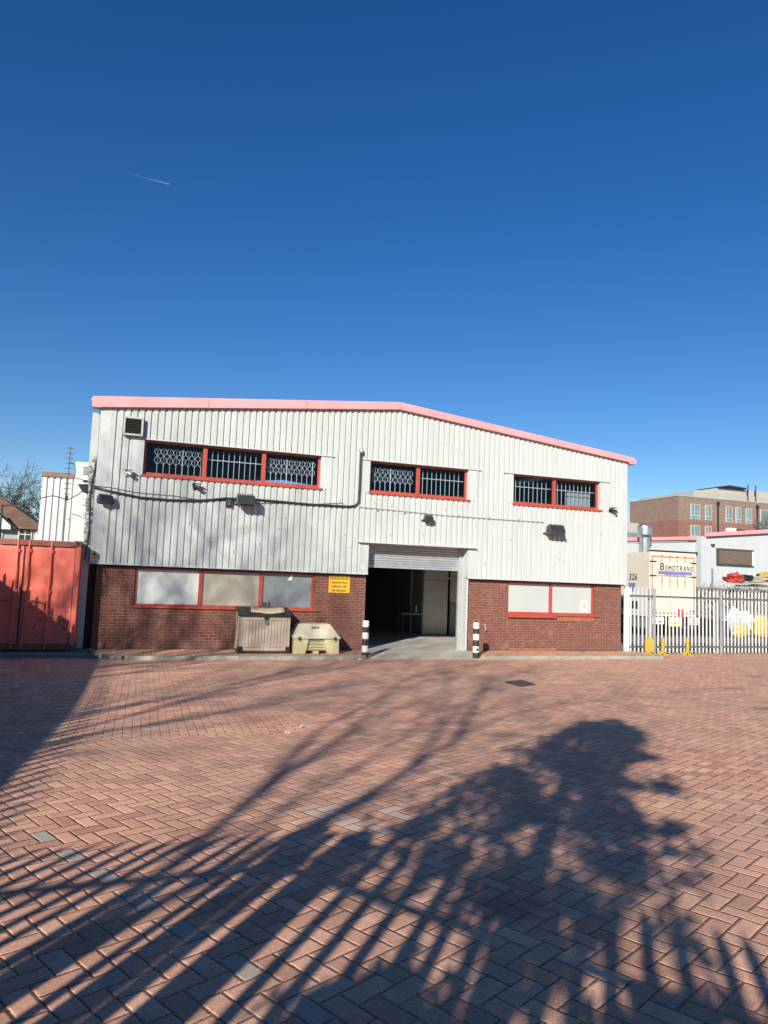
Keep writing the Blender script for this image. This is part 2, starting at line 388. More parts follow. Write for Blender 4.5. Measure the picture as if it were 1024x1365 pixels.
# raised pavements with kerbs
def arc_pave():
    pts = [(.25, -.95), (1.0, -1.42), (6.2, -1.42)]
    for i in range(1, 9):
        t = i / 8 * math.pi / 2
        pts.append((6.2 + .9 * math.sin(t), -.52 - .9 * math.cos(t)))
    pts += [(7.1, .05), (.25, .05)]
    return pts
struct(MB().prism(arc_pave(), 'z', -.2, 0).build('pavement', M['paver']))
struct(MB().prism([(10.3, -1.32), (16.1, -1.22), (16.1, .05), (10.3, .05)], 'z', -.2, 0).build('pavement', M['paver']))
def kerb(line, mat, name='kerb'):
    """blocks about 0.9 m long laid along a line"""
    m = MB(); w = .13
    for (a, b) in zip(line[:-1], line[1:]):
        a = Vector((*a, 0)); b = Vector((*b, 0)); L = (b - a).length; n = max(1, round(L / .92)); d = (b - a) / L
        nrm = Vector((d.y, -d.x, 0)) * w
        for i in range(n):
            p = a + d * (L * i / n + .004); q = a + d * (L * (i + 1) / n - .004); j = random.uniform(-.004, .004)
            c = .02
            prof = [(0, -.2), (1, -.2), (1, -.02), (.85, .006), (0, .006)]
            k = len(m.v)
            for e in (p, q):
                for (o, z) in prof:
                    w3 = e + nrm * o; m.v.append((w3.x, w3.y, z + j))
            m.f += [tuple(k + i2 for i2 in range(5)), tuple(k + 5 + i2 for i2 in reversed(range(5)))]
            for i2 in range(5):
                j2 = (i2 + 1) % 5; m.f.append((k + i2, k + 5 + i2, k + 5 + j2, k + j2))
    return struct(m.build(name, mat))
arc = [(6.2 + .9 * math.sin(i / 5 * math.pi / 2), -.52 - .9 * math.cos(i / 5 * math.pi / 2)) for i in range(6)]
kerb([(1.0, -1.42)] + arc, M['kerb'])
kerb([(-2.6, -.95), (.2, -.95), (1.0, -1.42)], M['kerbdark'])
kerb([(10.25, -1.32), (16.1, -1.22), (16.25, -.9)], M['kerb'])
# concrete apron sloping up to the door, and the strip under the container
a = MB(); a.v = [(6.95, -1.42, -.086), (10.35, -1.42, -.086), (10.3, .0, .0), (7.1, .0, .0), (6.95, -1.42, -.3), (10.35, -1.42, -.3), (10.3, .0, -.3), (7.1, .0, -.3)]
a.f = [(0, 1, 2, 3), (4, 5, 1, 0), (5, 6, 2, 1), (7, 6, 5, 4), (0, 3, 7, 4)]
struct(a.build('concrete_apron', M['conc']))
struct(MB().box(-3, .16, -.95, 6, -.3, -.002).build('concrete_strip', M['kerbdark']))

# ================================================================ THE WAREHOUSE
W = thing('warehouse', 'wide low warehouse of pale ribbed sheet over red brick, pink roof edge, shutter half open', 'building')
def ztop(x):
    return 6.06 + .105 * x if x < 7.95 else 6.06 + .105 * 7.95 - .106 * (x - 7.95)
pitch, rid, slo = 1 / 6, .1, .014
YF, YV = -.10, -.064
WIN = {'a': (1.09, 5.73, [2.62, 4.17]), 'b': (7.15, 10.2, [8.65]), 'c': (11.7, 14.78, [13.19])}
openings = [(.8, 6.05, 4.39, 5.3), (6.98, 10.5, 4.39, 5.3), (11.45, 15.08, 4.39, 5.3), (6.95, 10.45, 2.0, 2.97)]
cl = MB()
xs = set([.27, 15.6])
k = 0; x = .27
prof = []
while x < 15.6 - .001:
    for dx, y in ((0, YF), (rid, YF), (rid + slo, YV), (pitch - slo, YV)):
        if x + dx < 15.6: prof.append((x + dx, y))
    x += pitch
prof.append((15.6, YF))
def yat(xx):
    for (a0, b0), (a1, b1) in zip(prof[:-1], prof[1:]):
        if a0 <= xx <= a1: return b0 + (b1 - b0) * (xx - a0) / (a1 - a0 + 1e-9)
    return YF
bx = sorted(set([round(p[0], 5) for p in prof] + [v for o in openings for v in o[:2]] + [7.95]))
for x0, x1 in zip(bx[:-1], bx[1:]):
    if x1 - x0 < 1e-4: continue
    xm = (x0 + x1) / 2
    segs = [(2.1, None)]
    for o in openings:
        if o[0] < xm < o[1]:
            ns = []
            for s0, s1 in segs:
                e = 99 if s1 is None else s1
                if o[2] > s0 and o[2] < e: ns.append((s0, o[2]))
                if o[3] < e: ns.append((max(s0, o[3]), s1))
                if not (o[3] > s0 and o[2] < e): ns.append((s0, s1))
            segs = list(dict.fromkeys(ns))
    for s0, s1 in segs:
        ya, yb = yat(x0 + 1e-6), yat(x1 - 1e-6)
        t0, t1 = (s1, s1) if s1 is not None else (ztop(x0), ztop(x1))
        cl.quad((x0, ya, s0), (x1, yb, s0), (x1, yb, t1), (x0, ya, t0))
cl.build('cladding', M['clad'], W, fix=False)
fl = MB()
fl.box(0, .268, YF, -.04, 2.1, ztop(0) - .0)          # corner flashings
fl.box(15.602, 15.8, YF, -.04, 2.1, ztop(15.8))
for x0, x1, z0, z1 in ((.8, 1.09, 4.39, 5.3), (5.73, 6.05, 4.39, 5.3), (6.98, 7.15, 4.39, 5.3), (10.2, 10.5, 4.39, 5.3), (11.45, 11.7, 4.39, 5.3), (14.78, 15.08, 4.39, 5.3), (6.95, 7.2, 2.1, 2.97), (10.25, 10.45, 2.1, 2.97)):
    fl.box(x0, x1, YF + .006, -.05, z0, z1)
for x0, x1, z in ((.72, 6.1, 5.3), (6.9, 10.62, 5.3), (11.35, 15.15, 5.3), (6.88, 10.5, 2.97)):
    fl.box(x0, x1, -.128 if z > 3 else -.2, -.03, z, z + .022)           # drips over the openings
fl.box(-.002, 6.948, -.125, .04, 2.085, 2.112); fl.box(10.452, 15.802, -.125, .04, 2.085, 2.112)
fl.box(6.948, 7.2, -.118, .04, 2.085, 2.112); fl.box(10.25, 10.452, -.118, .04, 2.085, 2.112)
# reveals of the upper openings
for a_, b_, z0, z1 in ((1.09, 5.73, 4.39, 5.3), (7.15, 10.2, 4.39, 5.3), (11.7, 14.78, 4.39, 5.3)):
    fl.box(a_ - .02, a_, -.048, .12, z0, z1); fl.box(b_, b_ + .02, -.048, .12, z0, z1); fl.box(a_, b_, -.048, .12, z1, z1 + .02)
fl.box(7.18, 7.2, -.048, .36, 2.1, 2.97); fl.box(7.2, 10.25, -.048, .36, 2.97, 2.99)
fl.box(10.25, 10.31, -.045, .36, 0, 2.969)
fl.build('flashing', M['flash'], W)
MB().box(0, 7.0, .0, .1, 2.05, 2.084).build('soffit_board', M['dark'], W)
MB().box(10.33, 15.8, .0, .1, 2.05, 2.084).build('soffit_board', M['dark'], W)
# left return panel beside the corner, and the dark panel below it
MB().box(-.2, -.022, .1, .3, 0, ztop(0) - .16).build('side_panel', M['flash'], W)
MB().box(.0, .165, .16, .24, 0, 2.05).build('corner_piece', M['dark'], W)  # black panel painting in the shade of the recess under the cladding
# verge trim: two sloping lengths with boxed ends
tr = MB(); y0, y1 = -.21, .1
LZ = lambda x: ztop(x) - .06
tr.prism([(-.2, 6.10), (-.24, 6.17), (-.18, 6.26), (-.05, 6.275), (7.93, LZ(7.95) + .215), (7.93, LZ(7.95)), (.02, LZ(0)), (.0, 5.99), (-.2, 5.985)], 'y', y0, y1)
tr.prism([(7.95, LZ(7.95)), (7.95, LZ(7.95) + .215), (15.93, 6.17), (16.04, 6.13), (16.07, 6.03), (16.04, 5.955), (15.83, 5.95), (15.8, LZ(15.8))], 'y', y0, y1)
t_ = tr.build('verge_trim', M['trim'], W, bevel=.01)
for x in (2.6, 5.2, 9.3, 12.4):
    MB().box(x, x + .012, y0 - .003, y0 + .01, LZ(x) + .004, LZ(x) + .2).build('trim_joint', M['brown'], t_)
# roof and shell
rf = MB()
rf.prism([(-.1, 6.2), (7.95, 7.05), (15.95, 6.2), (15.95, 6.12), (7.95, 6.95), (-.1, 6.12)], 'y', .1, 18)
rf.build('roof', M['steeldark'], W)
sh = MB()
sh.box(0, .1, .32, 18, 0, 6.1); sh.box(15.7, 15.8, .0, 18, 2.1, 6.05); sh.box(.1, 15.7, 17.9, 18, 0, 6.6)
sh.build('side_wall', M['flash'], W)
MB().box(15.56, 15.79, .31, 18, 0, 2.09).build('side_brick', M['brick'], W)
bw = MB(); YB, YI = .05, .31
for wall in (((.17, 0), (7.2, 0), (7.2, 2.05), (5.72, 2.05), (5.72, 1.06), (1.08, 1.06), (1.08, 2.05), (.17, 2.05)),
             ((10.31, 0), (15.7, 0), (15.7, 2.05), (14.7, 2.05), (14.7, 1.08), (11.65, 1.08), (11.65, 2.05), (10.31, 2.05))):
    MB().prism([(a_, b_ if b_ else -.2) for a_, b_ in wall], 'y', YB, YI).build('brick_wall', M['brick'], W)
sc_ = MB()
for i in range(13):
    sc_.box(13.36 + i * .103, 13.36 + i * .103 + .092, YB - .012, YB + .05, .9, 1.077)
sc_.build('soldier_course', M['wood'], W)
MB().box(11.66, 13.33, -.03, YB + .02, .985, 1.05).build('ledge_plank', M['red'], W, bevel=.005)
# inner lining behind the cladding, between the openings, so the wall is solid
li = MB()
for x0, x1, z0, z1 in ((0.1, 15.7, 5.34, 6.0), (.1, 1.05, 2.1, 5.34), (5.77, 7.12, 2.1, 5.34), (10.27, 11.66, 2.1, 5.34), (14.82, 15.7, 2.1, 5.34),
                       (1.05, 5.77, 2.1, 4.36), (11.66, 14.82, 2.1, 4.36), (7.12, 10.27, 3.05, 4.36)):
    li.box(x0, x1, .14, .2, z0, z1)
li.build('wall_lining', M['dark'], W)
# interior
MB().box(.1, 15.6, .0, 17.9, -.3, .0).build('floor', M['floor'], W)
inn = MB(); inn.box(.3, .35, .4, 14, 0, 5.6); inn.box(.3, 15.5, 14, 14.1, 0, 5.6)
inn.build('inner_wall', M['room'], W)
MB().box(.3, 15.5, .4, 14, 3.3, 3.36).build('upper_floor', M['roomceil'], W)
pt = MB(); pt.box(11.1, 11.98, 5.2, 5.3, 0, 3.28); pt.box(12.1, 15.5, 5.2, 5.3, 1.2, 3.28)
pt.build('partition', M['part'], W)
MB().box(12.1, 15.5, 5.19, 5.3, 0, 1.18).build('partition_panel', M['part2'], W)
MB().box(11.0, 11.09, 5.14, 5.32, 0, 3.28).build('partition_post', M['whitep'], W)
MB().box(11.0, 11.05, 5.32, 12, 0, 3.28).build('partition_side', M['part2'], W)
MB().box(10.93, 10.99, 6.3, 6.36, 0, 3.28).build('interior_post', M['part2'], W)
MB().box(11.14, 11.96, 5.17, 5.2, 0.02, 1.97).build('partition_door', M['part'], W)
# upper windows: red frame, glass, security grille behind
def window_upper(x0, x1, mull, kinds):
    z0, z1 = 4.39, 5.3
    f = MB(); fw = .06
    f.box(x0, x1, .02, .1, z0, z0 + .09); f.box(x0, x1, .02, .1, z1 - .05, z1)
    f.box(x0, x0 + fw, .02, .1, z0 + .09, z1 - .05); f.box(x1 - fw, x1, .02, .1, z0 + .09, z1 - .05)
    for m in mull: f.box(m - .055, m + .055, .015, .1, z0 + .09, z1 - .05)
    fr = f.build('window', M['red'], W, bevel=.004)
    MB().box(x0 - .03, x1 + .06, -.135, .02, z0 - .035, z0 + .012).build('sill', M['red'], fr, bevel=.004)
    edges = [x0 + fw] + [v for m in mull for v in (m - .055, m + .055)] + [x1 - fw]
    for i, kd in enumerate(kinds):
        a, b = edges[2 * i], edges[2 * i + 1]
        MB().box(a, b, .055, .062, z0 + .09, z1 - .05).build('pane', M['glass'], fr)
        gr = MB(); Y = .17; r = .009
        zb, zt = z0 + .08, z1 - .13
        n = round((b - a) / .15); st = (b - a) / n
        if kd == 'bars':
            for j in range(1, n): gr.tube([(a + st * j, Y, zb), (a + st * j, Y, z1 - .08)], r, 5)
            zm = z0 + .57; gr.box(a, b, Y - .012, Y + .012, zm - .01, zm + .01)
        else:
            off = .28 if kd == 'lattice_far' else .02
            hgt = .22; w = st / 2
            xs_ = [a + off + st * j for j in range(int((b - a - off) / st) + 1)]
            for j, xx in enumerate(xs_):
                gr.tube([(xx, Y, zb), (xx, Y, zt - 2 * hgt + .03)], r, 5)
                if j % 5 == 4: gr.box(xx - .012, xx + .012, Y - .012, Y + .012, zb, zt)
                gr.tube([(xx, Y + .012, zt - 2 * hgt), (xx, Y + .012, zt - .02)], r * .55, 4)
                for q in range(2):
                    zc = zt - hgt * (q + .5)
                    for sgn in (-1, 1):
                        pts = [(xx + sgn * w * math.sin(math.pi * tt / 6) , Y, zc + hgt / 2 - hgt * tt / 6) for tt in range(7)]
                        if a < xx + sgn * w < b: gr.tube(pts, r * .8, 4)
        gr.build('grille', M['grille'], fr)
window_upper(*WIN['a'], ['lattice_far', 'bars', 'lattice'])
window_upper(*WIN['b'], ['lattice', 'bars'])
window_upper(*WIN['c'], ['bars', 'bars'])
MB().box(13.9, 14.75, .42, .44, 4.36, 4.95).build('pale_blind', M['pane_l'], W)
# lower windows
def window_lower(x0, x1, mull, mats, z0):
    z1 = 2.05; f = MB(); fw = .06; ya, yb = .1, .17
    f.box(x0, x1, ya, yb, z0, z0 + .07); f.box(x0, x1, ya, yb, z1 - .05, z1)
    f.box(x0, x0 + fw, ya, yb, z0 + .07, z1 - .05); f.box(x1 - fw, x1, ya, yb, z0 + .07, z1 - .05)
    for m in mull: f.box(m - .05, m + .05, ya - .006, yb, z0 + .07, z1 - .05)
    fr = f.build('window', M['red'], W, bevel=.004)
    MB().box(x0 - .02, x1 + .12, -.005, ya - .002, z0 - .03, z0 + .02).build('sill', M['red'], fr, bevel=.004)
    edges = [x0 + fw] + [v for m in mull for v in (m - .05, m + .05)] + [x1 - fw]
    for i, mt in enumerate(mats):
        MB().box(edges[2 * i], edges[2 * i + 1], .135, .145, z0 + .07, z1 - .05).build('pane', M[mt], fr)
    MB().box(x0, x1, .146, .3, z0 + .02, z1).build('window_backing', M['dark'], fr)
    return fr
wl = window_lower(1.08, 5.72, [2.71, 4.28], ['pane_w', 'pane_b', 'pane_g'], 1.06)
wr = window_lower(11.65, 14.7, [13.17], ['pane_l', 'pane_l'], 1.08)
MB().box(14.28, 14.52, .127, .131, 1.2, 1.55).build('notice_paper', M['paper'], wr)
p = MB(); p.box(14.34, 14.46, .122, .125, 1.3, 1.45); p.build('notice_print', M['part2'], wr)
MB().quad((5.0, .13, 1.86), (5.1, .13, 1.84), (5.14, .13, 1.98), (5.1, .13, 2.0)).build('torn_paper', M['paper'], wl)
MB().box(4.36, 4.44, .1, .13, 1.13, 1.24).build('window_handle', M['lampgrey'], wl)
MB().box(4.5, 4.53, .1, .13, 1.13, 1.27).build('window_handle', M['lampgrey'], wl)
# shutter: curved steel laths, guide and bottom rail
sl = MB(); z = 2.35
YS = .33
while z < 3.1:
    pr = [(YS, z), (YS - .012, z + .01), (YS - .02, z + .032), (YS - .012, z + .056), (YS, z + .066), (YS + .01, z + .066), (YS + .01, z)]
    sl.prism(pr, 'x', 7.2, 10.13); z += .072
so = sl.build('roller_shutter', M['shutter'], W)
MB().box(7.2, 10.13, YS - .025, YS + .02, 2.3, 2.348).build('bottom_rail', M['shutter'], so)
MB().box(10.135, 10.245, YS - .05, YS + .04, 0, 2.969).build('shutter_guide', M['steel'], W)
MB().box(7.2, 7.215, YS - .05, YS - .026, 0, 2.969).build('shutter_guide', M['steel'], W)
MB().box(7.2, 10.3, .345, .8, 2.97, 3.2).build('shutter_casing', M['room'], W)

# ================================================================ THINGS FIXED TO THE WAREHOUSE
# louvre vent
v_ = thing('louvre_vent', 'square grey louvre box high on the left of the ribbed wall', 'vent', (.8, YF, 5.35))
m = MB(); m.box(-.24, .24, -.14, -.002, 0, .05); m.box(-.24, .24, -.14, -.002, .43, .48); m.box(-.24, -.19, -.14, -.002, .05, .43); m.box(.19, .24, -.14, -.002, .05, .43)
m.build('frame', M['steel'], v_, bevel=.006)
m = MB(); m.box(-.19, .19, -.05, -.03, .05, .43)
for i in range(9): m.prism([(-.12, .055 + i * .041), (-.055, .085 + i * .041), (-.05, .082 + i * .041), (-.115, .05 + i * .041)], 'x', -.189, .189)
m.build('slats', M['lampgrey'], v_)

def floodlight(x, z, w, label, tilt=0, rz=0, off=.2):
    t = thing('floodlight', label, 'floodlight', (x, YF, z), 0, 'floodlights on the ribbed wall')
    h = w * .55; d = w * .5
    o = MB().prism([(-d * .5, 0), (d * .45, .02), (d * .5, h * .75), (d * .15, h), (-d * .5, h * .9)], 'x', -w / 2, w / 2).build('housing', M['lampgrey'], t, bevel=.008)
    o.location = (0, -off - d * .5, 0); o.rotation_euler = (tilt, 0, rz)
    f = MB().box(-w / 2 + .02, w / 2 - .02, -d * .5 - .012, -d * .5 + .004, .02, h * .85).build('lens', M['darkglass'], o)
    for s in range(5):
        pass
    fin = MB()
    for s in range(7): fin.box(-w / 2 + .03 + s * (w - .06) / 6.5, -w / 2 + .042 + s * (w - .06) / 6.5, -d * .4, d * .45, h * .82, h + .03)
    fin.build('cooling_fins', M['lampgrey'], o)
    b = MB(); b.tube([(-w / 2 - .02, -off - d * .4, h * .45), (-w / 2 - .02, -.05, h * .1), (-w / 2 - .02, .0, h * .1)], .012, 6)
    b.tube([(w / 2 + .02, -off - d * .4, h * .45), (w / 2 + .02, -.05, h * .1), (w / 2 + .02, .0, h * .1)], .012, 6); b.box(-w / 2 - .03, w / 2 + .03, -.03, .0, h * .1 - .02, h * .1 + .02)
    b.build('bracket', M['lampgrey'], t)
    return t
floodlight(3.68, 3.78, .46, 'rectangular floodlight in line with the black cable below the leftmost window', 0)
floodlight(.27, 3.6, .34, 'floodlight at the far left corner with hanging black cable start', R(-15), R(20), .12)
floodlight(8.9, 3.68, .26, 'smallest floodlight, above the shutter door', R(15), 0, .08)
floodlight(13.02, 3.52, .5, 'large tilted floodlight under the right upper window', R(-28), 0, .2)

def camera_unit(x, z, mat, label, tilt):
    t = thing('security_camera', label, 'security camera', (x, YF, z), 0, 'security cameras on the ribbed wall')
    m = MB(); m.tube([(0, 0, 0), (0, -.06, -.01), (0, -.1, .03)], .02, 8); m.box(-.05, .05, -.02, 0, -.05, .05)
    m.build('bracket', mat, t)
    b = MB(); b.tube([(-.06, -.08, .05), (.0, -.12, .03), (.12, -.2, -.03)], [.035, .04, .042], 10); b.build('camera_body', mat, t)
    h = MB().box(-.08, .14, -.24, -.05, .082, .09).build('sun_hood', mat, t)
    return t
camera_unit(.72, 4.38, M['flash'], 'white security camera left of the leftmost upper window', 0)
camera_unit(2.4, 4.16, M['black'], 'black security camera under the leftmost upper window', 0)
camera_unit(15.15, 4.4, M['black'], 'small black camera near the right corner of the wall', 0)
s_ = thing('junction_box', 'small dark junction box on the cable left of a floodlight', 'junction box', (3.28, YF, 3.8))
MB().box(-.08, .08, -.09, 0, -.08, .12).build('box', M['black'], s_, bevel=.01)
MB().box(-.05, .05, -.1, -.09, -.05, .09).build('lid', M['lampgrey'], s_)

cb = MB(); yc = YF - .03
cb.tube([(-.02, yc, 3.98), (.4, yc, 3.9), (1.1, yc, 3.8), (1.8, yc, 3.79), (2.5, yc, 3.82), (3.2, yc, 3.93), (3.9, yc, 3.96), (4.5, yc, 3.95), (5.4, yc, 3.93), (6.2, yc, 3.94), (6.6, yc, 3.95),
         (6.75, yc, 3.99), (6.83, yc, 4.1), (6.84, yc, 4.5), (6.84, yc, 5.1), (6.84, yc, 5.45), (6.84, yc + .0, 5.53), (6.84, yc + .06, 5.56)], .03, 8)
o = cb.build('cable', M['black'], smooth=True)
tag(o, 'thick black cable sagging along the ribbed wall and turning up between two windows', 'cable')
el = MB(); el.tube([(6.84, YF, 5.56), (6.84, YF - .09, 5.56), (6.84, YF - .1, 5.47)], .05, 10)
tag(el.build('pipe_elbow', M['steel'], smooth=True), 'grey elbow where the black cable enters the wall', 'pipe fitting')
cb = MB(); pts = []
for i in range(14): pts.append((i * .5 - .1 + .0, YF - .012, 4.02 - .16 * math.sin(i / 13 * math.pi) + .02 * math.sin(i * 2.1)))
cb.tube(pts, .008, 5)
tag(cb.build('thin_cable', M['black']), 'thin dark cable running just above the thick black cable', 'cable')
cb = MB(); cb.tube([(6.86, YF - .01, 3.96), (8.0, YF - .01, 3.93), (9.5, YF - .01, 3.89), (11, YF - .01, 3.885), (12.75, YF - .01, 3.89)], .014, 6)
for xx in (7.4, 8.2, 8.8, 9.9, 10.9, 11.9): cb.box(xx, xx + .03, YF - .035, YF, 3.875, 3.94)
tag(cb.build('conduit', M['steel']), 'thin grey conduit across the wall towards the right floodlight', 'conduit')
cb = MB(); cb.tube([(.38, YB - .01, 2.06), (.36, YB - .03, 1.9), (.43, YB - .04, 1.75), (.4, YB - .03, 1.68)], .008, 5)
tag(cb.build('loose_wire', M['black']), 'short loose wire hanging over the brick at the left corner', 'wire')

sg = thing('warning_sign', 'yellow clamping notice in black letters on the brick beside the door', 'sign', (6.43, YB, 1.79))
pl = MB()
def rrect(w, h, r, n=5):
    P_ = []
    for cx_, cz_, a0 in ((w - r, h - r, 0), (-w + r, h - r, 90), (-w + r, -h + r, 180), (w - r, -h + r, 270)):
        for i in range(n + 1):
            a_ = R(a0 + 90 * i / n); P_.append((cx_ + r * math.cos(a_), cz_ + r * math.sin(a_)))
    return P_
pl.prism(rrect(.3, .235, .03), 'y', -.012, 0).build('panel', M['yellow'], sg)
for i, (s, sz) in enumerate((('WARNING', .115), ('unauthorised', .09), ('vehicles will', .09), ('be clamped', .09))):
    text_part('lettering', s, sz, M['ink'], sg, (0, -.014, .158 - .108 * i), bold=.001, sx=.95 if i else 1)
sg = thing('warning_label', 'small pale yellow label with a warning triangle at the left corner', 'sign', (.1, YF, 2.3))
MB().box(-.085, .085, -.006, 0, -.12, .12).build('panel', worn('pale_yellow_label', (.75, .7, .4), .5), sg)
MB().prism([(-.05, .0), (.05, .0), (0, .085)], 'y', -.009, -.006).build('triangle', M['ink'], sg)
text_part('lettering', 'DANGER', .04, M['ink'], sg, (0, -.008, -.04))
text_part('lettering', 'ELECTRIC', .034, M['ink'], sg, (0, -.008, -.08))
sg = thing('door_label', 'tiny white label on the flat panel left of the shutter', 'sign', (7.05, YF, 2.3))
MB().box(-.04, .04, -.004, .004, -.07, .07).build('panel', M['paper'], sg)
MB().box(-.02, .02, -.007, -.004, .02, .05).build('mark', M['ink'], sg)
# scuffs, screws and old fixing holes in the sheet
sp_ = MB()
for i in range(34):
    x = random.uniform(.4, 15.3); z = random.choice((3.55, 3.2, 2.75, 4.1, 3.9, 2.5)) + random.uniform(-.08, .08)
    if 6.9 < x < 10.5 and z < 3: continue
    x = .27 + round((x - .27) / pitch) * pitch + .05
    h = random.uniform(.02, .09); MB().box(x - .008, x + .008, YF - .003, YF + .004, z, z + h).build('fixing_mark', M['lampgrey'], W)

# tap on the brick by the right bollard, timber on the ground
tp = MB(); tp.tube([(10.9, YB, .72), (10.9, YB - .08, .72), (10.92, YB - .1, .6)], .018, 7); tp.box(10.87, 10.93, YB - .07, YB - .05, .74, .78)
tag(tp.build('wall_tap', M['steel']), 'small dull wall tap on the brick right of the door', 'tap')
b_ = MB().box(11.68, 13.28, -.09, .04, .003, .09)
tag(b_.build('timber_length', M['wood'], bevel=.006), 'orange timber length lying against the foot of the brick wall', 'timber')

# interior furniture seen through the door
tb = thing('work_table', 'small pale work table inside the dark warehouse', 'table', (10.65, 5.5, 0))
MB().box(-.45, .33, -.3, .3, .72, .76).build('table_top', M['part2'], tb)
for sx, sy in ((-.4, -.25), (.28, -.25), (-.4, .25), (.28, .25)):
    MB().box(sx - .02, sx + .02, sy - .02, sy + .02, 0, .72).build('leg', M['lampgrey'], tb)
bt = MB(); bt.tube([(10.82, 5.4, .76), (10.82, 5.4, .98), (10.82, 5.4, 1.02), (10.82, 5.4, 1.08)], [.04, .04, .018, .016], 10)
tag(bt.build('bottle', M['grille']), 'pale bottle standing on the table inside the door', 'bottle')
ch = thing('storage_cabinet', 'dark cabinet standing in the gloom behind the left of the door', 'cabinet', (8.9, 7.2, 0))
MB().box(-.7, .5, -.3, .3, 0, 1.1).build('body', M['dark'], ch); MB().box(-.12, -.1, -.32, -.3, .1, 1.0).build('handle', M['lampgrey'], ch)

# ================================================================ BOLLARDS
def bollard(x, y, label):
    zb = gz(y) if y < -1.3 else -.09 + .04
    t = thing('bollard', label, 'bollard', (x, y, zb), 0, 'striped bollards beside the door')
    hs = [(0, .13, 'blackp'), (.13, .3, 'whitep'), (.3, .47, 'blackp'), (.47, .635, 'whitep'), (.635, .78, 'blackp'), (.78, .94, 'whitep')]
    for i, (a, b, mm) in enumerate(hs):
        m = MB(); top = i == len(hs) - 1
        if top: m.tube([(0, 0, a), (0, 0, b - .015), (0, 0, b)], [.084, .084, .07], 20)
        else: m.tube([(0, 0, a), (0, 0, b)], .084, 20)
        o = m.build('white_band' if mm == 'whitep' else 'black_band', M[mm], t)
    return t
b1 = bollard(6.86, -1.2, 'black and white bollard at the left of the doorway')
b2 = bollard(10.03, -1.22, 'black and white bollard at the right of the doorway')
# worn spot on the lowest white band
MB().tube([(0, -.086, .215), (0, -.08, .215)], .035, 10).build('worn_spot', M['blackp'], b2)
MB().tube([(.02, -.086, .87), (.02, -.08, .87)], .014, 8).build('worn_spot', M['blackp'], b2)

# ================================================================ STORAGE BOX (resin shed)
sb = thing('storage_box', 'beige boarded storage box with a dark lid against the brick wall', 'storage box', (4.29, -.5, 0))
fx, fy, by = .64, -.38, .4
body = MB()
body.prism([(fy, .06), (fy, .93), (by, 1.08), (by, .06)], 'x', -fx, fx)
body.build('body', M['shed'], sb)
dr = MB()
for s in (-1, 1):
    x0 = min(s * .01, s * (fx - .09)); x1 = max(s * .01, s * (fx - .09))
    dr = MB(); dr.box(x0, x1, fy - .02, fy - .001, .08, .9)
    d = dr.build('door', M['shed'], sb, bevel=.004)
    pn = MB()
    n = 5; px0, px1 = x0 + .07, x1 - .07; wv = (px1 - px0) / n
    for i in range(n): pn.box(px0 + i * wv + .006, px0 + (i + 1) * wv - .006, fy - .03, fy - .021, .15, .82)
    pn.build('door_boards', M['shed'], d, bevel=.003)
    gp = MB(); gp.box(px0 - .004, px1 + .004, fy - .0225, fy - .0205, .14, .83); gp.build('panel_groove', M['brown'], d)
cr = MB()
for s in (-1, 1):
    x0, x1 = sorted((s * (fx - .1), s * (fx + .02)))
    cr.box(x0, x1, fy - .035, fy + .12, 0, .17)
cr.box(-fx, fx, fy - .012, by, 0, .058)
cr.build('base_corner', M['black'], sb, bevel=.006)
lid = MB()
lid.prism([(fy - .06, .925), (fy - .06, .965), (by + .02, 1.135), (by + .02, 1.09)], 'x', -fx - .045, fx + .045)
lo = lid.build('lid', M['black'], sb, bevel=.012)
lk = MB(); lk.box(-.035, .055, fy - .075, fy - .03, .86, .955); lk.build('hasp', M['black'], lo)
pk = MB(); pk.tube([(.02, fy - .08, .78), (.02, fy - .05, .78)], .045, 12); pk.tube([(-.02, fy - .065, .8), (-.02, fy - .065, .87), (.05, fy - .065, .87), (.05, fy - .065, .8)], .008, 6)
pk.build('padlock', M['steeldark'], sb)
cd = MB(); cd.v = []
nx, ny = 8, 3
for j in range(ny + 1):
    for i in range(nx + 1):
        x = -.36 + .86 * i / nx; y = -.3 + .6 * j / ny
        zl = .965 + (y + .44) / .86 * .17
        cd.v.append((x + .02 * j, y, zl + .02 + .012 * math.sin(i * 1.1) + (.03 if i in (0, nx) else 0) + .006))
cd.f = [(j * (nx + 1) + i, j * (nx + 1) + i + 1, (j + 1) * (nx + 1) + i + 1, (j + 1) * (nx + 1) + i) for j in range(ny) for i in range(nx)]
co = cd.build('cardboard_sheet', M['card'], smooth=True, fix=False); co.location = (4.29, -.5, 0)
mo = co.modifiers.new('thick', 'SOLIDIFY'); mo.thickness = .018
tag(co, 'warped buff board lying on top of the storage box lid', 'board')

# ================================================================ GRIT BIN
gb = thing('grit_bin', 'faded yellow grit bin with sloping lid beside the storage box', 'grit bin', (5.63, -.62, 0))
m = MB()
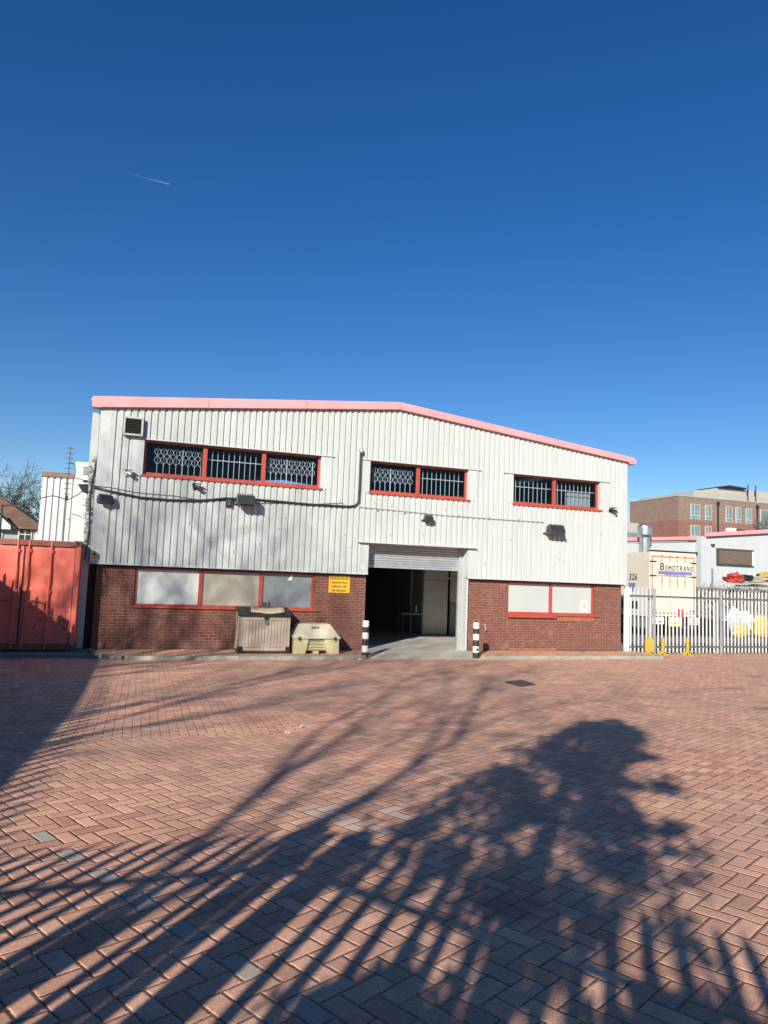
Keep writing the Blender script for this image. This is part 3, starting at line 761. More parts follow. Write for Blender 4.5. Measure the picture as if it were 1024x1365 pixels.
# body: tapered, front face slanting, with two feet and a recessed middle
def loft(m, rings):
    k = len(m.v); n = len(rings[0])
    for r_ in rings: m.v += r_
    for i in range(len(rings) - 1):
        for j in range(n):
            jj = (j + 1) % n; m.f.append((k + i * n + j, k + i * n + jj, k + (i + 1) * n + jj, k + (i + 1) * n + j))
    m.f.append(tuple(k + j for j in reversed(range(n)))); m.f.append(tuple(k + (len(rings) - 1) * n + j for j in range(n)))
def rect(xa, xb, ya, yb, z): return [(xa, ya, z), (xb, ya, z), (xb, yb, z), (xa, yb, z)]
loft(m, [rect(-.6, -.3, -.36, .34, 0), rect(-.6, -.27, -.36, .34, .07), rect(-.59, -.2, -.34, .34, .385)])
loft(m, [rect(.3, .6, -.36, .34, 0), rect(.27, .6, -.36, .34, .07), rect(.2, .59, -.34, .34, .385)])
loft(m, [rect(-.32, .32, -.27, .33, .07), rect(-.26, .26, -.27, .33, .38)])
m.box(-.07, .07, -.33, .3, 0, .07)
for i in range(4): m.box(-.29 + i * .02, .29 - i * .02, -.31 + .004 * i, -.265, .1 + i * .07, .125 + i * .07)
m.build('body', M['grit'], gb, bevel=.02)
m = MB()
loft(m, [rect(-.62, .62, -.38, .37, .385), rect(-.62, .62, -.385, .37, .425), rect(-.56, .56, -.3, .36, .5), rect(-.42, .42, -.02, .36, .735), rect(-.4, .4, .02, .35, .745)])
lo = m.build('lid', M['gritlid'], gb, bevel=.02)
m = MB(); m.box(-.5, -.44, -.41, -.375, .36, .44); m.box(.44, .5, -.41, -.375, .36, .44); m.build('lid_clip', M['lampgrey'], gb)
text_part('lettering', 'GRIT', .1, M['ink'], lo, (0, -.135, .648), rot=(R(40), 0, 0), bold=.002)

# ================================================================ SHIPPING CONTAINER
ct = thing('shipping_container', 'faded red shipping container, door end half in shadow, left of the warehouse', 'container', (-1.385, -.6, 0))
hw, H, D = 1.219, 2.6, 6.05
m = MB()
for s in (-1, 1):
    MB().box(*sorted((s * hw, s * (hw - .11))), 0, .12, .03, H).build('corner_piece', M['cont'], ct, bevel=.008)
for z in (.03, H - .14):
    MB().box(-hw + .11, hw - .11, .0, .1, z, z + .13).build('end_rail', M['rust'], ct, bevel=.006)
for s in (-1, 1):
    for z in (0.02, H - .118):
        x0, x1 = sorted((s * (hw + .012), s * (hw - .165)))
        c_ = MB().box(x0, x1, -.022, .16, z, z + .13).build('corner_casting', M['rust'], ct, bevel=.01)
        MB().tube([((x0 + x1) / 2, -.024, z + .065), ((x0 + x1) / 2, .02, z + .065)], [.034, .03], 12).build('casting_hole', M['dark'], c_)
def door_panel(x0, x1):
    # sheet with shallow horizontal swages and vertical folds
    n = 24; m_ = MB(); nz = 40
    for j in range(nz + 1):
        z = .17 + (H - .32) * j / nz
        for i in range(n + 1):
            x = x0 + (x1 - x0) * i / n
            y = .045 + .004 * math.sin(x * 9 + 1) * math.sin(z * 5) + (.012 if (j // 8) % 2 else 0) * min(1, min(i, n - i) / 2)
            m_.v.append((x, y, z))
    m_.f = [(j * (n + 1) + i, j * (n + 1) + i + 1, (j + 1) * (n + 1) + i + 1, (j + 1) * (n + 1) + i) for j in range(nz) for i in range(n)]
    return m_.build('door', M['cont'], ct, smooth=True, fix=False)
dr_ = door_panel(.012, hw - .115); dl_ = door_panel(-hw + .115, -.012)
gs = MB(); gs.box(-.016, .016, .03, .05, .17, H - .15); gs.box(hw - .125, hw - .1, .01, .05, .17, H - .15); gs.build('door_gasket', M['black'], ct)
for x, d in ((-.85, dl_), (-.14, dl_), (.1, dr_), (.58, dr_)):
    b = MB(); b.tube([(x, -.0, .05), (x, -.0, H - .03)], .02, 8)
    for z in (.25, .9, 1.35, 2.3): b.box(x - .045, x + .045, .0, .05, z, z + .07)
    b.build('locking_bar', M['cont'], d)
for x, d in ((-.14, dl_), (.1, dr_)):
    h = MB(); h.tube([(x, -.03, 1.18), (x + .34 * (1 if x > 0 else -1), -.03, 1.16)], .014, 6); h.build('handle', M['rust'], d)
mk = MB(); random.seed(3)
for i in range(26):
    x = random.uniform(-.9, 1.0); z = random.uniform(.3, .75); MB().prism([(x, z), (x + random.uniform(.02, .07), z + .01), (x + random.uniform(.02, .06), z + random.uniform(.02, .05)), (x, z + .03)], 'y', .036, .0362).build('rust_spot', M['rust'], dr_)
nn = 40
for s in (-1, 1):
    m = MB()
    for i in range(nn):
        y0 = .16 + (D - .3) * i / nn; y1 = y0 + (D - .3) / nn; off = .03 if i % 2 else 0
        m.box(*sorted((s * (hw - .01 - off), s * (hw - .05 - off))), y0, y1, .17, H - .13)
    m.build('side_wall', M['cont'], ct)
m = MB(); m.box(-hw, hw, .12, D, H - .05, H - .02); m.box(-hw, hw, .12, D, .05, .15); m.box(-hw, hw, D - .05, D, .15, H - .05)
m.build('roof', M['rust'], ct)
random.seed(7)

# ================================================================ PALISADE FENCES
def picket_mesh(h, w=.066):
    m = MB(); th = .006
    prof_ = [(-w / 2, .012), (-w / 4, 0), (0, -.014), (w / 4, 0), (w / 2, .012)]
    z = h - .14; k = 0
    top = [h - .1, h - .05, h, h - .05, h - .1]
    for off in (0, th):
        for (x, y), zt in zip(prof_, top):
            m.v.append((x, y + off, 0)); m.v.append((x, y + off, zt))
    n = 5
    for i in range(n - 1):
        m.f.append((2 * i, 2 * i + 2, 2 * i + 3, 2 * i + 1)); m.f.append((10 + 2 * i, 10 + 2 * i + 1, 10 + 2 * i + 3, 10 + 2 * i + 2))
        m.f.append((2 * i + 1, 2 * i + 3, 10 + 2 * i + 3, 10 + 2 * i + 1))
    m.f.append((0, 1, 11, 10)); m.f.append((8, 18, 19, 9))
    return m
def palisade(p0, p1, label, h=2.1, posts=(), rails=(.24, 1.84), pit=.155, zf=None, group=None, sheet=None, pic_h=None, matp=None):
    a = Vector((*p0, 0)); b = Vector((*p1, 0)); L = (b - a).length; ang = math.atan2((b - a).y, (b - a).x)
    z0 = zf if zf is not None else gz(p0[1]); z1 = zf if zf is not None else gz(p1[1])
    t = thing('palisade_fence', label, 'fence', (p0[0], p0[1], z0), ang, group)
    sl_ = (z1 - z0) / L
    for r_ in rails:
        m = MB(); m.prism([(-.022, r_ - .025), (-.022, r_ + .025), (-.03, r_ + .025), (-.065, r_ + .025), (-.065, r_ + .017), (-.03, r_ + .017), (-.03, r_ - .025)], 'x', -.02, L + .02)
        for i in range(len(m.v)): m.v[i] = (m.v[i][0], m.v[i][1], m.v[i][2] + sl_ * m.v[i][0])
        m.build('rail', M['steeldark'], t)
    base = picket_mesh(h).build('picket', matp or M['steel'], t)
    n = int(L / pit); base.location = (pit / 2, 0, .03)
    for i in range(1, min(n, 100)):
        x = pit * (i + .5)
        c = copy_part(base, t, (x, 0, .03 + sl_ * x + random.uniform(-.006, .006)), (0, R(random.uniform(-.6, .6)), 0))
    for x in posts:
        m = MB(); m.box(x - .055, x + .055, .075, .085, -.1, h - .04); m.box(x - .055, x + .055, .155, .165, -.1, h - .04); m.box(x - .005, x + .005, .085, .155, -.1, h - .04)
        m.box(x - .05, x + .05, -.02, .0749, rails[-1] - .05, rails[-1] + .05)
        m.box(x - .05, x + .05, -.078, -.068, -.05, h - .02)
        m.build('post', M['steel'], t)
    return t
pf = palisade((15.98, 0), (23.4, .25), 'galvanised palisade fence with pointed pales, right of the warehouse', h=2.12, posts=(.93, 3.72, 6.5), zf=-.09)
wp = MB(); wp.box(15.84, 15.97, -.03, .1, -.09, 2.02)
for z in (.1, 1.8): wp.box(15.86, 15.94, -.045, -.031, z, z + .05)
tag(wp.build('gate_post', M['whitep'], bevel=.008), 'white square post between the brick corner and the palisade fence', 'post')
# fences behind and beside the viewer, whose shadows cross the yard
# shadow of the rails found on the paving at (0.75..2.3,-14.7) and on to (3.6,-16.8)
palisade((-3.3, -18.35), (-.42, -18.35), 'palisade fence behind the viewer, parallel with the warehouse', h=2.18, rails=(.24, 1.86), posts=(.1, 2.8))
palisade((-.4, -18.4), (2.2, -22.05), 'palisade fence behind the viewer, running back at an angle', h=2.16, rails=(.24, 1.84), posts=(.1, 2.8))
sf = thing('boundary_fence', 'tall steel sheeted fence with spiked top along the left of the yard', 'fence', (-3.2, 0, 0))
def htop(y): return 2.62 if y > -6.3 else (2.62 + .33 * min(1, (-6.3 - y) / 7))
m = MB()
ylist = [-.3, -3, -6.3, -8, -10, -12, -14, -18, -24]
for a_, b_ in zip(ylist[:-1], ylist[1:]):
    k = len(m.v)
    for x in (-.01, .01):
        m.v += [(x, a_, gz(a_) - .1), (x, b_, gz(b_) - .1), (x, b_, htop(b_)), (x, a_, htop(a_))]
    m.f += [(k, k + 1, k + 2, k + 3), (k + 4, k + 7, k + 6, k + 5), (k + 3, k + 2, k + 6, k + 7), (k, k + 3, k + 7, k + 4), (k + 1, k + 5, k + 6, k + 2)]
m.build('steel_sheet', M['steeldark'], sf)
bp = picket_mesh(.55, .08).build('picket', M['steel'], sf); bp.rotation_euler = (0, 0, R(90)); bp.location = (.03, -.8, htop(-.8) - .3)
for i in range(1, 90):
    y = -.8 - .235 * i
    copy_part(bp, sf, (.03, y, htop(y) - .3 + random.uniform(-.01, .01)), (R(random.uniform(-2, 2)), 0, R(90)))
m = MB(); m.box(-.09, -.01, -4.35, -4.15, 0, 2.85); m.build('post', M['steel'], sf)
m = MB(); m.box(-.09, -.01, -3.2, -3.05, 0, 2.8); m.build('post', M['steel'], sf)

# ================================================================ YELLOW FENCE FEET
def yellow_foot(x, y, wide, label):
    t = thing('folding_parking_post', label, 'parking post', (x, y, -.09), 0, 'yellow parking posts along the fence')
    w = .15 if wide else .045
    m = MB(); P_ = [(-w, .12), (w, .12), (w, .44 if wide else .52), (w * .6, .54), (-w * .6, .54), (-w, .44 if wide else .52)]
    m.prism(P_, 'y', -.03, .03).build('plate', M['yplast'], t, bevel=.008)
    m = MB(); m.prism([(-.17, 0), (.17, 0), (.1, .12), (-.1, .12)], 'y', -.08, .08); m.build('base', M['yplast'], t, bevel=.008)
    m = MB(); m.box(-.12, -.05, -.086, -.081, .02, .06); m.box(.05, .12, -.086, -.081, .04, .08); m.box(-.02, .03, -.086, -.081, .07, .1); m.build('black_fitting', M['black'], t)
    return t
yellow_foot(16.52, -.28, True, 'wide yellow folding parking post nearest the warehouse corner')
yellow_foot(17.06, -.26, False, 'narrow yellow parking post just right of the first fence post')
yellow_foot(18.05, -.24, False, 'narrow yellow parking post standing apart before the middle pales')

# ================================================================ LORRY
lx, ly = 23.38, 6.6
lo_ = thing('box_lorry', 'cream box lorry with red edged rear doors behind the fence', 'lorry', (lx, ly, -.09))
hw_ = 1.25
MB().box(-hw_, hw_, .03, 6.2, 1.0, 3.66).build('box_body', M['lorry'], lo_, bevel=.02)
MB().box(-hw_ + .02, hw_ - .02, .15, 6.2, .86, .998).build('underframe', M['lorry'], lo_)
fr = MB(); fr.box(-hw_, hw_, -.0, .03, 3.54, 3.7); fr.box(-hw_, -hw_ + .09, 0, .03, .9, 3.54); fr.box(hw_ - .09, hw_, 0, .03, .9, 3.54); fr.box(-hw_ + .09, hw_ - .09, 0, .03, .9, 1.0)
fr.build('rear_frame', M['lorry'], lo_)
MB().box(-hw_ - .01, hw_ + .01, -.01, .04, 3.7, 3.73).build('roof_trim', M['black'], lo_)
for s in (-1, 1):
    x0, x1 = sorted((s * .006, s * (hw_ - .1)))
    d = MB().box(x0, x1, -.012, .02, 1.01, 3.53).build('rear_door', M['lorry'], lo_)
    e = MB(); xe = s * (hw_ - .125)
    e.box(xe - .02, xe + .02, -.018, -.012, 1.01, 3.5); e.box(x0, x1, -.018, -.012, 3.46, 3.5); e.box(x0, x1, -.018, -.012, 1.02, 1.06)
    e.build('red_edging', M['lorryred'], d)
    for xx in (.2, .62):
        b = MB(); b.tube([(s * xx, -.035, .95), (s * xx, -.035, 3.56)], .014, 6)
        for z in (1.0, 1.5, 2.4, 3.5): b.box(s * xx - .03, s * xx + .03, -.04, -.012, z, z + .05)
        b.build('locking_bar', M['lorryred'], d)
    for z in (1.12, 1.7, 2.62, 3.24):
        x0h, x1h = sorted((s * (hw_ + .0), s * (hw_ - .34)))
        MB().box(x0h, x1h, -.03, -.0125, z, z + .05).build('hinge', M['black'], d)
pn = MB().box(-.86, .98, -.052, -.045, 2.66, 3.25).build('sign_panel', M['lorry'], lo_)
st = MB().box(-.84, .97, -.056, -.053, 2.72, 2.86).build('purple_stripe', M['purple'], pn)
text_part('lettering', 'B', .44, M['ink'], pn, (-.66, -.058, 3.04), shear=.12, bold=.004)
for i, chh in enumerate('EMOTRANS'):
    if chh == 'M':
        lm = MB()
        lm.prism([(-.08, -.11), (-.05, -.11), (-.05, .06), (0, -.03), (.05, .06), (.05, -.11), (.08, -.11), (.08, .11), (.045, .11), (0, .03), (-.045, .11), (-.08, .11)], 'y', -.002, .002)
        o = lm.build('lettering', M['ink'], pn); o.location = (-.42 + i * .195, -.058, 2.99); continue
    text_part('lettering', chh, .31, M['ink'], pn, (-.42 + i * .195 + (.01 if i > 1 else 0), -.058, 2.99), shear=.12, bold=.003, sx=.58 if chh in 'M' else .74)
text_part('small_lettering', 'TRANSPORT  REMOVALS  STORAGE', .07, M['lampgrey'], pn, (.05, -.058, 2.69))
bm_ = MB(); bm_.box(-hw_, hw_, -.12, -.02, .58, .72); o = bm_.build('bumper', M['black'], lo_, bevel=.01)
b2_ = MB(); b2_.box(-1.22, -.62, -.16, -.121, .56, .86); b2_.box(.72, 1.22, -.16, -.121, .56, .86); b2_.build('light_board', M['whitep'], lo_)
for x in (-1.1, -.8):
    MB().box(x - .06, x + .06, -.17, -.161, .62, .72).build('rear_light', M['redlet'], lo_)
pb = MB(); pb.box(-.36, .34, -.16, -.125, .48, .86); np_ = pb.build('number_board', M['whitep'], lo_)
MB().box(-.3, .26, -.168, -.161, .54, .68).build('number_plate', M['plate'], np_)
text_part('plate_lettering', 'GX52', .13, M['ink'], np_, (-.02, -.17, .61))
text_part('red_number', '785', .3, M['redlet'], lo_, (.98, -.163, .68), bold=.006)
rb_ = MB().box(.2, .46, -.1, -.05, .86, 1.22).build('red_box', M['redlet'], lo_)
for (x, y) in ((-1.0, 1.9), (1.0, 1.9), (-1.0, 7.2), (1.0, 7.2)):
    w_ = MB().tube([(x - .15, y, .5), (x + .15, y, .5)], .5, 24).build('wheel', M['tyre'], lo_)
    MB().tube([(x - .16, y, .5), (x + .16, y, .5)], .24, 16).build('rim', M['lampgrey'], w_)
MB().box(-.95, .95, .2, 7.6, .45, .84).build('chassis', M['black'], lo_)
tk = MB().box(-1.22, -.85, 1.0 - .6, 1.3, .35, .8).build('side_guard', M['steeldark'], lo_)
cab = MB(); cab.prism([(6.35, .5), (8.2, .5), (8.25, 1.4), (8.05, 2.9), (6.35, 3.0)], 'x', -1.2, 1.2); cab.build('cab', M['lorry'], lo_, bevel=.05)
MB().box(-1.21, 1.21, 7.0, 7.9, 1.7, 2.5).build('cab_window', M['darkglass'], lo_)
MB().box(-hw_ - .006, -hw_, .75, 1.9, 1.15, 1.5).build('side_locker', M['darkglass'], lo_)
# side lettering
text_part('side_number', '326', .4, M['ink'], lo_, (-hw_ - .006, 1.12, 2.55), rot=(R(90), 0, R(-90)), shear=.2, bold=.004)
MB().box(-hw_ - .006, -hw_, 0.95, 1.4, 1.92, 2.3).build('purple_logo', M['purple'], lo_)

# ================================================================ YARD BEYOND THE FENCE
hp = MB(); random.seed(11)
for i in range(4200):
    x = random.uniform(25.3, 32); y = random.uniform(7.6, 8.6); z = random.uniform(.75, 2.15)
    if x > 28.9: pass
    l = random.uniform(.12, .5); a1 = random.uniform(0, math.pi); a2 = random.uniform(-1.2, 1.2)
    d = Vector((math.cos(a1) * math.cos(a2), .3 * math.sin(a1), math.sin(a2))) * l
    p_ = Vector((x, y, z)); q_ = p_ + d; w = Vector((0, 0, random.uniform(.008, .03))) if abs(a2) < .6 else Vector((random.uniform(.01, .03), 0, 0))
    hp.quad(p_, q_, q_ + w, p_ + w)
o = hp.build('brushwood', M['sticks'], fix=False); o['kind'] = 'stuff'
o['label'] = 'tangled grey brushwood heaped behind the palisade fence'
cg = thing('cage_pallet', 'long wire cage holding grey brushwood behind the fence', 'cage', (25.3, 7.5, -.09))
m = MB()
for x in (0, 1.3, 2.6, 3.9, 5.2, 6.6): m.box(x, x + .05, 0, .05, 0, 2.2); m.box(x, x + .05, 1.15, 1.2, 0, 2.2)
m.build('upright', M['steeldark'], cg)
m = MB(); m.box(0, 6.65, -.01, -.001, .78, .83); m.box(0, 6.65, -.01, -.001, 2.15, 2.2); m.box(0, 6.65, .06, 1.2, .78, .8); m.build('rail', M['steeldark'], cg)
MB().box(0, 6.65, 1.22, 1.25, .8, 2.2).build('back_sheet', M['sticks'], cg)
for x0, x1, h, lab in ((25.5, 26.0, .72, 'dark crate under the brushwood, leftmost'), (26.06, 26.85, .64, 'dark blue crate under the brushwood beside the white sack')):
    t = thing('crate', lab, 'crate', ((x0 + x1) / 2, 7.2, -.09), 0, 'dark crates under the brushwood')
    w = (x1 - x0) / 2
    MB().box(-w, w, -.25, .25, .0, h + .1).build('body', M['black'] if x0 < 26 else worn('navy_plastic', (.02, .03, .08), .5), t, bevel=.02)
    m = MB()
    for k_ in range(4): m.box(-w + .03 + k_ * w * .5, -w + .06 + k_ * w * .5, -.27, -.251, .02, h + .06)
    m.build('ribs', M['black'], t)
def blob(cx, cy, cz, rx, ry, rz_, mat, name, parent=None, seed=0, amp=.18, base=None):
    rnd_ = random.Random(seed); bm = bmesh.new(); bmesh.ops.create_icosphere(bm, subdivisions=3, radius=1)
    ph = [(rnd_.uniform(2, 5), rnd_.uniform(2, 5), rnd_.uniform(2, 5), rnd_.uniform(0, 6)) for _ in range(5)]
    for v in bm.verts:
        s = 1 + sum(amp / 2.5 * math.sin(a * v.co.x + b * v.co.y + c * v.co.z + d) for a, b, c, d in ph)
        s *= 1 + rnd_.uniform(-1, 1) * amp * .35
        v.co = Vector((v.co.x * rx * s, v.co.y * ry * s, max(v.co.z * rz_ * s, -rz_ * .8)))
    me = bpy.data.meshes.new(name); bm.to_mesh(me); bm.free(); me.materials.append(mat)
    o = bpy.data.objects.new(name, me); COL.objects.link(o); o.location = (cx, cy, cz); o.parent = parent
    return o
tag(blob(27.15, 7.0, .62, .42, .3, .62, M['bag'], 'rubble_sack', seed=1), 'tall white sack leaning on the brushwood, left of two', 'sack', 'white sacks')
tag(blob(27.85, 7.0, .62, .36, .3, .48, M['bag'], 'rubble_sack', seed=2), 'lower white sack between the yellow tubs', 'sack', 'white sacks')
tag(blob(27.15, 6.6, .2, .5, .25, .34, M['yplast'], 'yellow_sack', seed=4, amp=.1), 'squat yellow sack in front of the tall white sack', 'sack', 'yellow sacks')
tag(blob(28.35, 6.6, .42, .42, .28, .58, M['yplast'], 'yellow_sack', seed=5, amp=.12), 'tall yellow sack right of the white sacks', 'sack', 'yellow sacks')
t = thing('blue_drum', 'blue plastic drum at the right edge behind the fence', 'drum', (29.3, 6.9, -.09))
m = MB(); m.tube([(0, 0, 0), (0, 0, .03), (0, 0, .35), (0, 0, .4), (0, 0, .7), (0, 0, .75), (0, 0, 1.0), (0, 0, 1.05)], [.36, .4, .4, .42, .42, .4, .4, .3], 24); m.build('barrel', M['blue'], t, smooth=False)
m = MB(); m.tube([(0, 0, 1.05), (0, 0, 1.09)], .33, 24); m.build('drum_lid', M['blue'], t)
for i in range(13):
    L = random.uniform(2.2, 4.2); x = random.uniform(27.2, 29.3); z = 2.25 + i * .035; w = random.uniform(.08, .16)
    o = MB().box(0, L, 0, w, 0, .035).build('plank', M['plank'], bevel=.003)
    o.location = (x, 7.5 + random.uniform(-.1, .8), z); o.rotation_euler = (R(random.uniform(-8, 8)), R(random.uniform(-5, 3)), R(random.uniform(-12, 12)))
    tag(o, 'weathered plank in the pile on top of the brushwood cage', 'plank', 'planks on the brushwood cage')
tag(blob(27.6, 7.4, 2.58, .5, .3, .24, M['tarp'], 'tarpaulin', seed=8, amp=.6), 'crumpled red tarpaulin on the plank pile', 'tarpaulin')
tag(blob(28.45, 7.6, 2.64, .35, .3, .17, M['black'], 'refuse_sack', seed=9, amp=.3), 'black refuse sack beside the red tarpaulin', 'sack')
tag(blob(29.9, 7.7, 2.84, .5, .3, .14, M['yplast'], 'yellow_bundle', seed=10, amp=.3), 'yellow bundle at the right end of the plank pile', 'bundle')
m = MB(); m.tube([(26.3, 7.4, 2.1), (26.3, 7.4, 3.0)], .04, 8)
tag(m.build('steel_post', M['steeldark']), 'thin grey post standing up out of the brushwood cage', 'post')
random.seed(21)

# ---- bare trees and shrubs
def grow(m, p, d, L, r, depth, rnd_, up=.15, spread=.5, taper=.62, kids=(2, 3), wob=.14, minr=.004, seg=6, shrink=.78):
    n = 4 if depth > 1 else 3; pts = [p.copy()]; rs = [r]; q = p.copy(); dd = d.copy()
    for i in range(n):
        dd = (dd + Vector((rnd_.gauss(0, wob), rnd_.gauss(0, wob), rnd_.gauss(0, wob * .6) + up * .25))).normalized()
        q = q + dd * (L / n); pts.append(q.copy()); rs.append(max(minr, r * (1 - (1 - taper) * (i + 1) / n)))
    m.tube(pts, rs, seg if depth > 1 else 4, cap=False)
    if depth <= 0: return
    for j in range(rnd_.randint(*kids)):
        ax = Vector((rnd_.gauss(0, 1), rnd_.gauss(0, 1), rnd_.gauss(0, .6))).normalized()
        nd = (dd + ax * spread * rnd_.uniform(.7, 1.3)).normalized()
        grow(m, q, nd, L * shrink * rnd_.uniform(.8, 1.15), rs[-1] * rnd_.uniform(.65, .85), depth - 1, rnd_, up, spread, taper, kids, wob, minr, seg, shrink)
    # side shoots
    if depth >= 1:
        for j in range(2):
            k_ = rnd_.randint(1, n - 1)
            ax = Vector((rnd_.gauss(0, 1), rnd_.gauss(0, 1), rnd_.gauss(0, .5))).normalized()
            grow(m, pts[k_], (dd + ax * (spread + .4)).normalized(), L * shrink * .75, rs[k_] * .42, max(0, depth - 2), rnd_, up, spread, taper, kids, wob, minr, seg, shrink)
def bare_tree(x, y, label, h0=3, r0=.22, L=2.6, depth=5, seed=1, group=None, **kw):
    rnd_ = random.Random(seed); zb = gz(y) if y < 0 else -.09
    t = thing('bare_tree', label, 'tree', (x, y, zb), 0, group)
    tr_ = MB(); tr_.tube([(0, 0, -.1), (0, 0, .15), (.03, .02, h0 * .5), (0, 0, h0)], [r0 * 1.35, r0 * 1.05, r0 * .95, r0 * .85], 12); tr_.build('trunk', M['bark'], t, smooth=True, fix=False)
    m = MB(); n = kw.pop('limbs', 4); lr = kw.pop('limb_r', .6); lean = kw.pop('lean', .42)
    for i in range(n):
        a_ = 2 * math.pi * (i + rnd_.uniform(-.2, .2)) / n
        grow(m, Vector((0, 0, h0 - .1)), Vector((math.cos(a_) * lean, math.sin(a_) * lean, 1)).normalized(), L, r0 * lr, depth, rnd_, **kw)
    m.build('crown', M['bark'], t, fix=False)
    return t
def uv(u, v): return (u * .602 + v * .799, u * .799 - v * .602)
x, y = uv(-22.5, 10.2); bare_tree(x, y, 'leafless tree behind the viewer, rightmost of three', h0=4.6, r0=.13, L=2.3, depth=5, seed=5, limbs=4, lean=.5, spread=.55, limb_r=.42, group='leafless trees behind the yard')
x, y = uv(-23, 6.4); bare_tree(x, y, 'leafless tree behind the viewer, middle of three', h0=4.2, r0=.15, L=2.6, depth=5, seed=14, limbs=4, lean=.34, spread=.45, limb_r=.45, group='leafless trees behind the yard')
x, y = uv(-24, .9); bare_tree(x, y, 'tall leafless tree beyond the sheeted fence on the left', h0=3.4, r0=.3, L=3.6, depth=5, seed=23, limbs=6, lean=.36, spread=.45, group='leafless trees behind the yard')

def evergreen(x, y, label, h, rad, z0, seed, n=5200, leaf=.09, nc=46, lean=0, sig=1):
    rnd_ = random.Random(seed); t = thing('evergreen_tree', label, 'tree', (x, y, gz(y)), 0, 'evergreen trees behind the viewer')
    MB().tube([(0, 0, 0), (0, 0, h * .5), (.05, 0, h * .9)], [.14, .1, .03], 10).build('trunk', M['bark'], t)
    m = MB(); cl_ = []
    for i in range(nc):
        tz = rnd_.random() ** .8; zz = z0 + (h - z0) * tz; rr = rad * (1 - .75 * tz ** 1.6) * math.sqrt(rnd_.random()) * 1.0
        a_ = rnd_.uniform(0, 6.283); ln = lean * (tz - .35); cl_.append((Vector((rr * math.cos(a_) + .8 * ln, rr * math.sin(a_) - .6 * ln, zz)), rnd_.uniform(.12, .34) * sig * (1.15 - .5 * tz)))
    for i in range(n):
        c_, s = rnd_.choice(cl_); o_ = Vector((rnd_.gauss(0, 1), rnd_.gauss(0, 1), rnd_.gauss(0, .8))) * s * .6
        p_ = c_ + o_; d1 = Vector((rnd_.gauss(0, 1), rnd_.gauss(0, 1), rnd_.gauss(0, 1))).normalized() * leaf; d2 = d1.cross(Vector((rnd_.gauss(0, 1), rnd_.gauss(0, 1), rnd_.gauss(0, 1)))).normalized() * leaf * .6
        m.quad(p_ - d1, p_ + d2, p_ + d1, p_ - d2)
    m.build('crown', M['leaf'], t, fix=False)
    return t
x, y = uv(-17.5, 12.0); evergreen(x, y, 'dense evergreen tree behind the viewer', 5.5, 1.1, 2.6, 3, n=10500, leaf=.05, nc=170, lean=.5, sig=.7)
x, y = uv(-15.2, 14.0); evergreen(x, y, 'low evergreen bush behind the viewer on the right', 2.3, .8, .4, 9, n=3000)

x, y = uv(-16.3, 11.6); evergreen(x, y, 'low evergreen bush added unseen behind the viewer to shade the middle, beneath the tall one', 1.9, .5, .4, 12, n=4500, leaf=.06)  # added out of view to darken the near middle of the paving
x, y = uv(-16.0, 12.7); evergreen(x, y, 'small evergreen bush added unseen behind the viewer for shade, close to the angled fence', 1.85, .75, .3, 15, n=4500, leaf=.06)  # put in out of view to fill the shade on the nearest paving
# trees and house at the left background
bare_tree(-8.6, 34, 'leafless tree rising behind the brown roof on the far left', h0=3.4, r0=.2, L=1.65, depth=5, seed=31, limbs=5, lean=.6, spread=.6, minr=.01, up=.02, group='leafless trees behind the houses')
bare_tree(-6.0, 37, 'lower leafless tree between the brown roof and white shed', h0=3.2, r0=.16, L=1.5, depth=5, seed=37, limbs=5, lean=.7, spread=.65, minr=.01, up=.02, group='leafless trees behind the houses')
bare_tree(50.6 + 8.5, 33, 'leafless tree in front of the long brick block, at the right edge', h0=4.8, r0=.2, L=1.9, depth=4, seed=41, limbs=5, lean=.7, spread=.6, minr=.016, group=None)

hs = thing('brown_roofed_house', 'pale house with brown tiled hip roof behind the red container', 'house', (-10, 26, -.09))
MB().box(-4.6, 5.2, .1, 8, 0, 4.2).build('wall', M['greyrender'], hs)
m = MB(); e0 = 4.2
k = [(-5, -.25, e0), (5.65, -.25, e0), (5.65, 8.4, e0), (-5, 8.4, e0), (-2.2, 4, 6.75), (1.9, 4, 6.6)]
m.v = k + [(p_[0], p_[1], p_[2] - .12) for p_ in k[:4]]
m.f = [(0, 1, 5, 4), (1, 2, 5), (2, 3, 4, 5), (3, 0, 4), (0, 6, 7, 1), (1, 7, 8, 2), (2, 8, 9, 3), (3, 9, 6, 0), (9, 8, 7, 6)]
m.build('roof', M['slate'], hs)
gt = MB(); gt.prism([(1.6, 4.22), (3.95, 4.22), (2.9, 5.15)], 'y', -.42, .0); gt.prism([(1.6, 4.0), (3.95, 4.0), (3.95, 4.215), (1.6, 4.215)], 'y', -.4, .0)
gt.build('gable', M['render'], hs)
m = MB(); m.tube([(2.8, -.46, 5.28), (4.15, -.46, 4.18)], .06, 4); m.build('bargeboard', M['dark'], hs)
for x0, x1 in ((4.3, 5.0), (2.7, 3.5)):
    w_ = MB().box(x0, x1, .02, .1, 3.2, 4.12).build('window', M['render'], hs)
    q = MB()
    for c_ in (0, 1):
        xa = x0 + .05 + c_ * (x1 - x0 - .05) / 2; xb = xa + (x1 - x0) / 2 - .075
        q.box(xa, xb, .0, .019, 3.25, 3.75); q.box(xa, xb, .0, .019, 3.8, 4.06)
    q.build('pane', M['darkglass'], w_)
MB().box(5.22, 5.7, -.05, 3, 0, 4.05).build('porch_wall', M['render'], hs)
m = MB(); m.tube([(5.4, -.1, 3.95), (5.4, -.14, 3.95)], .14, 12); m.build('red_disc', M['redlet'], hs)
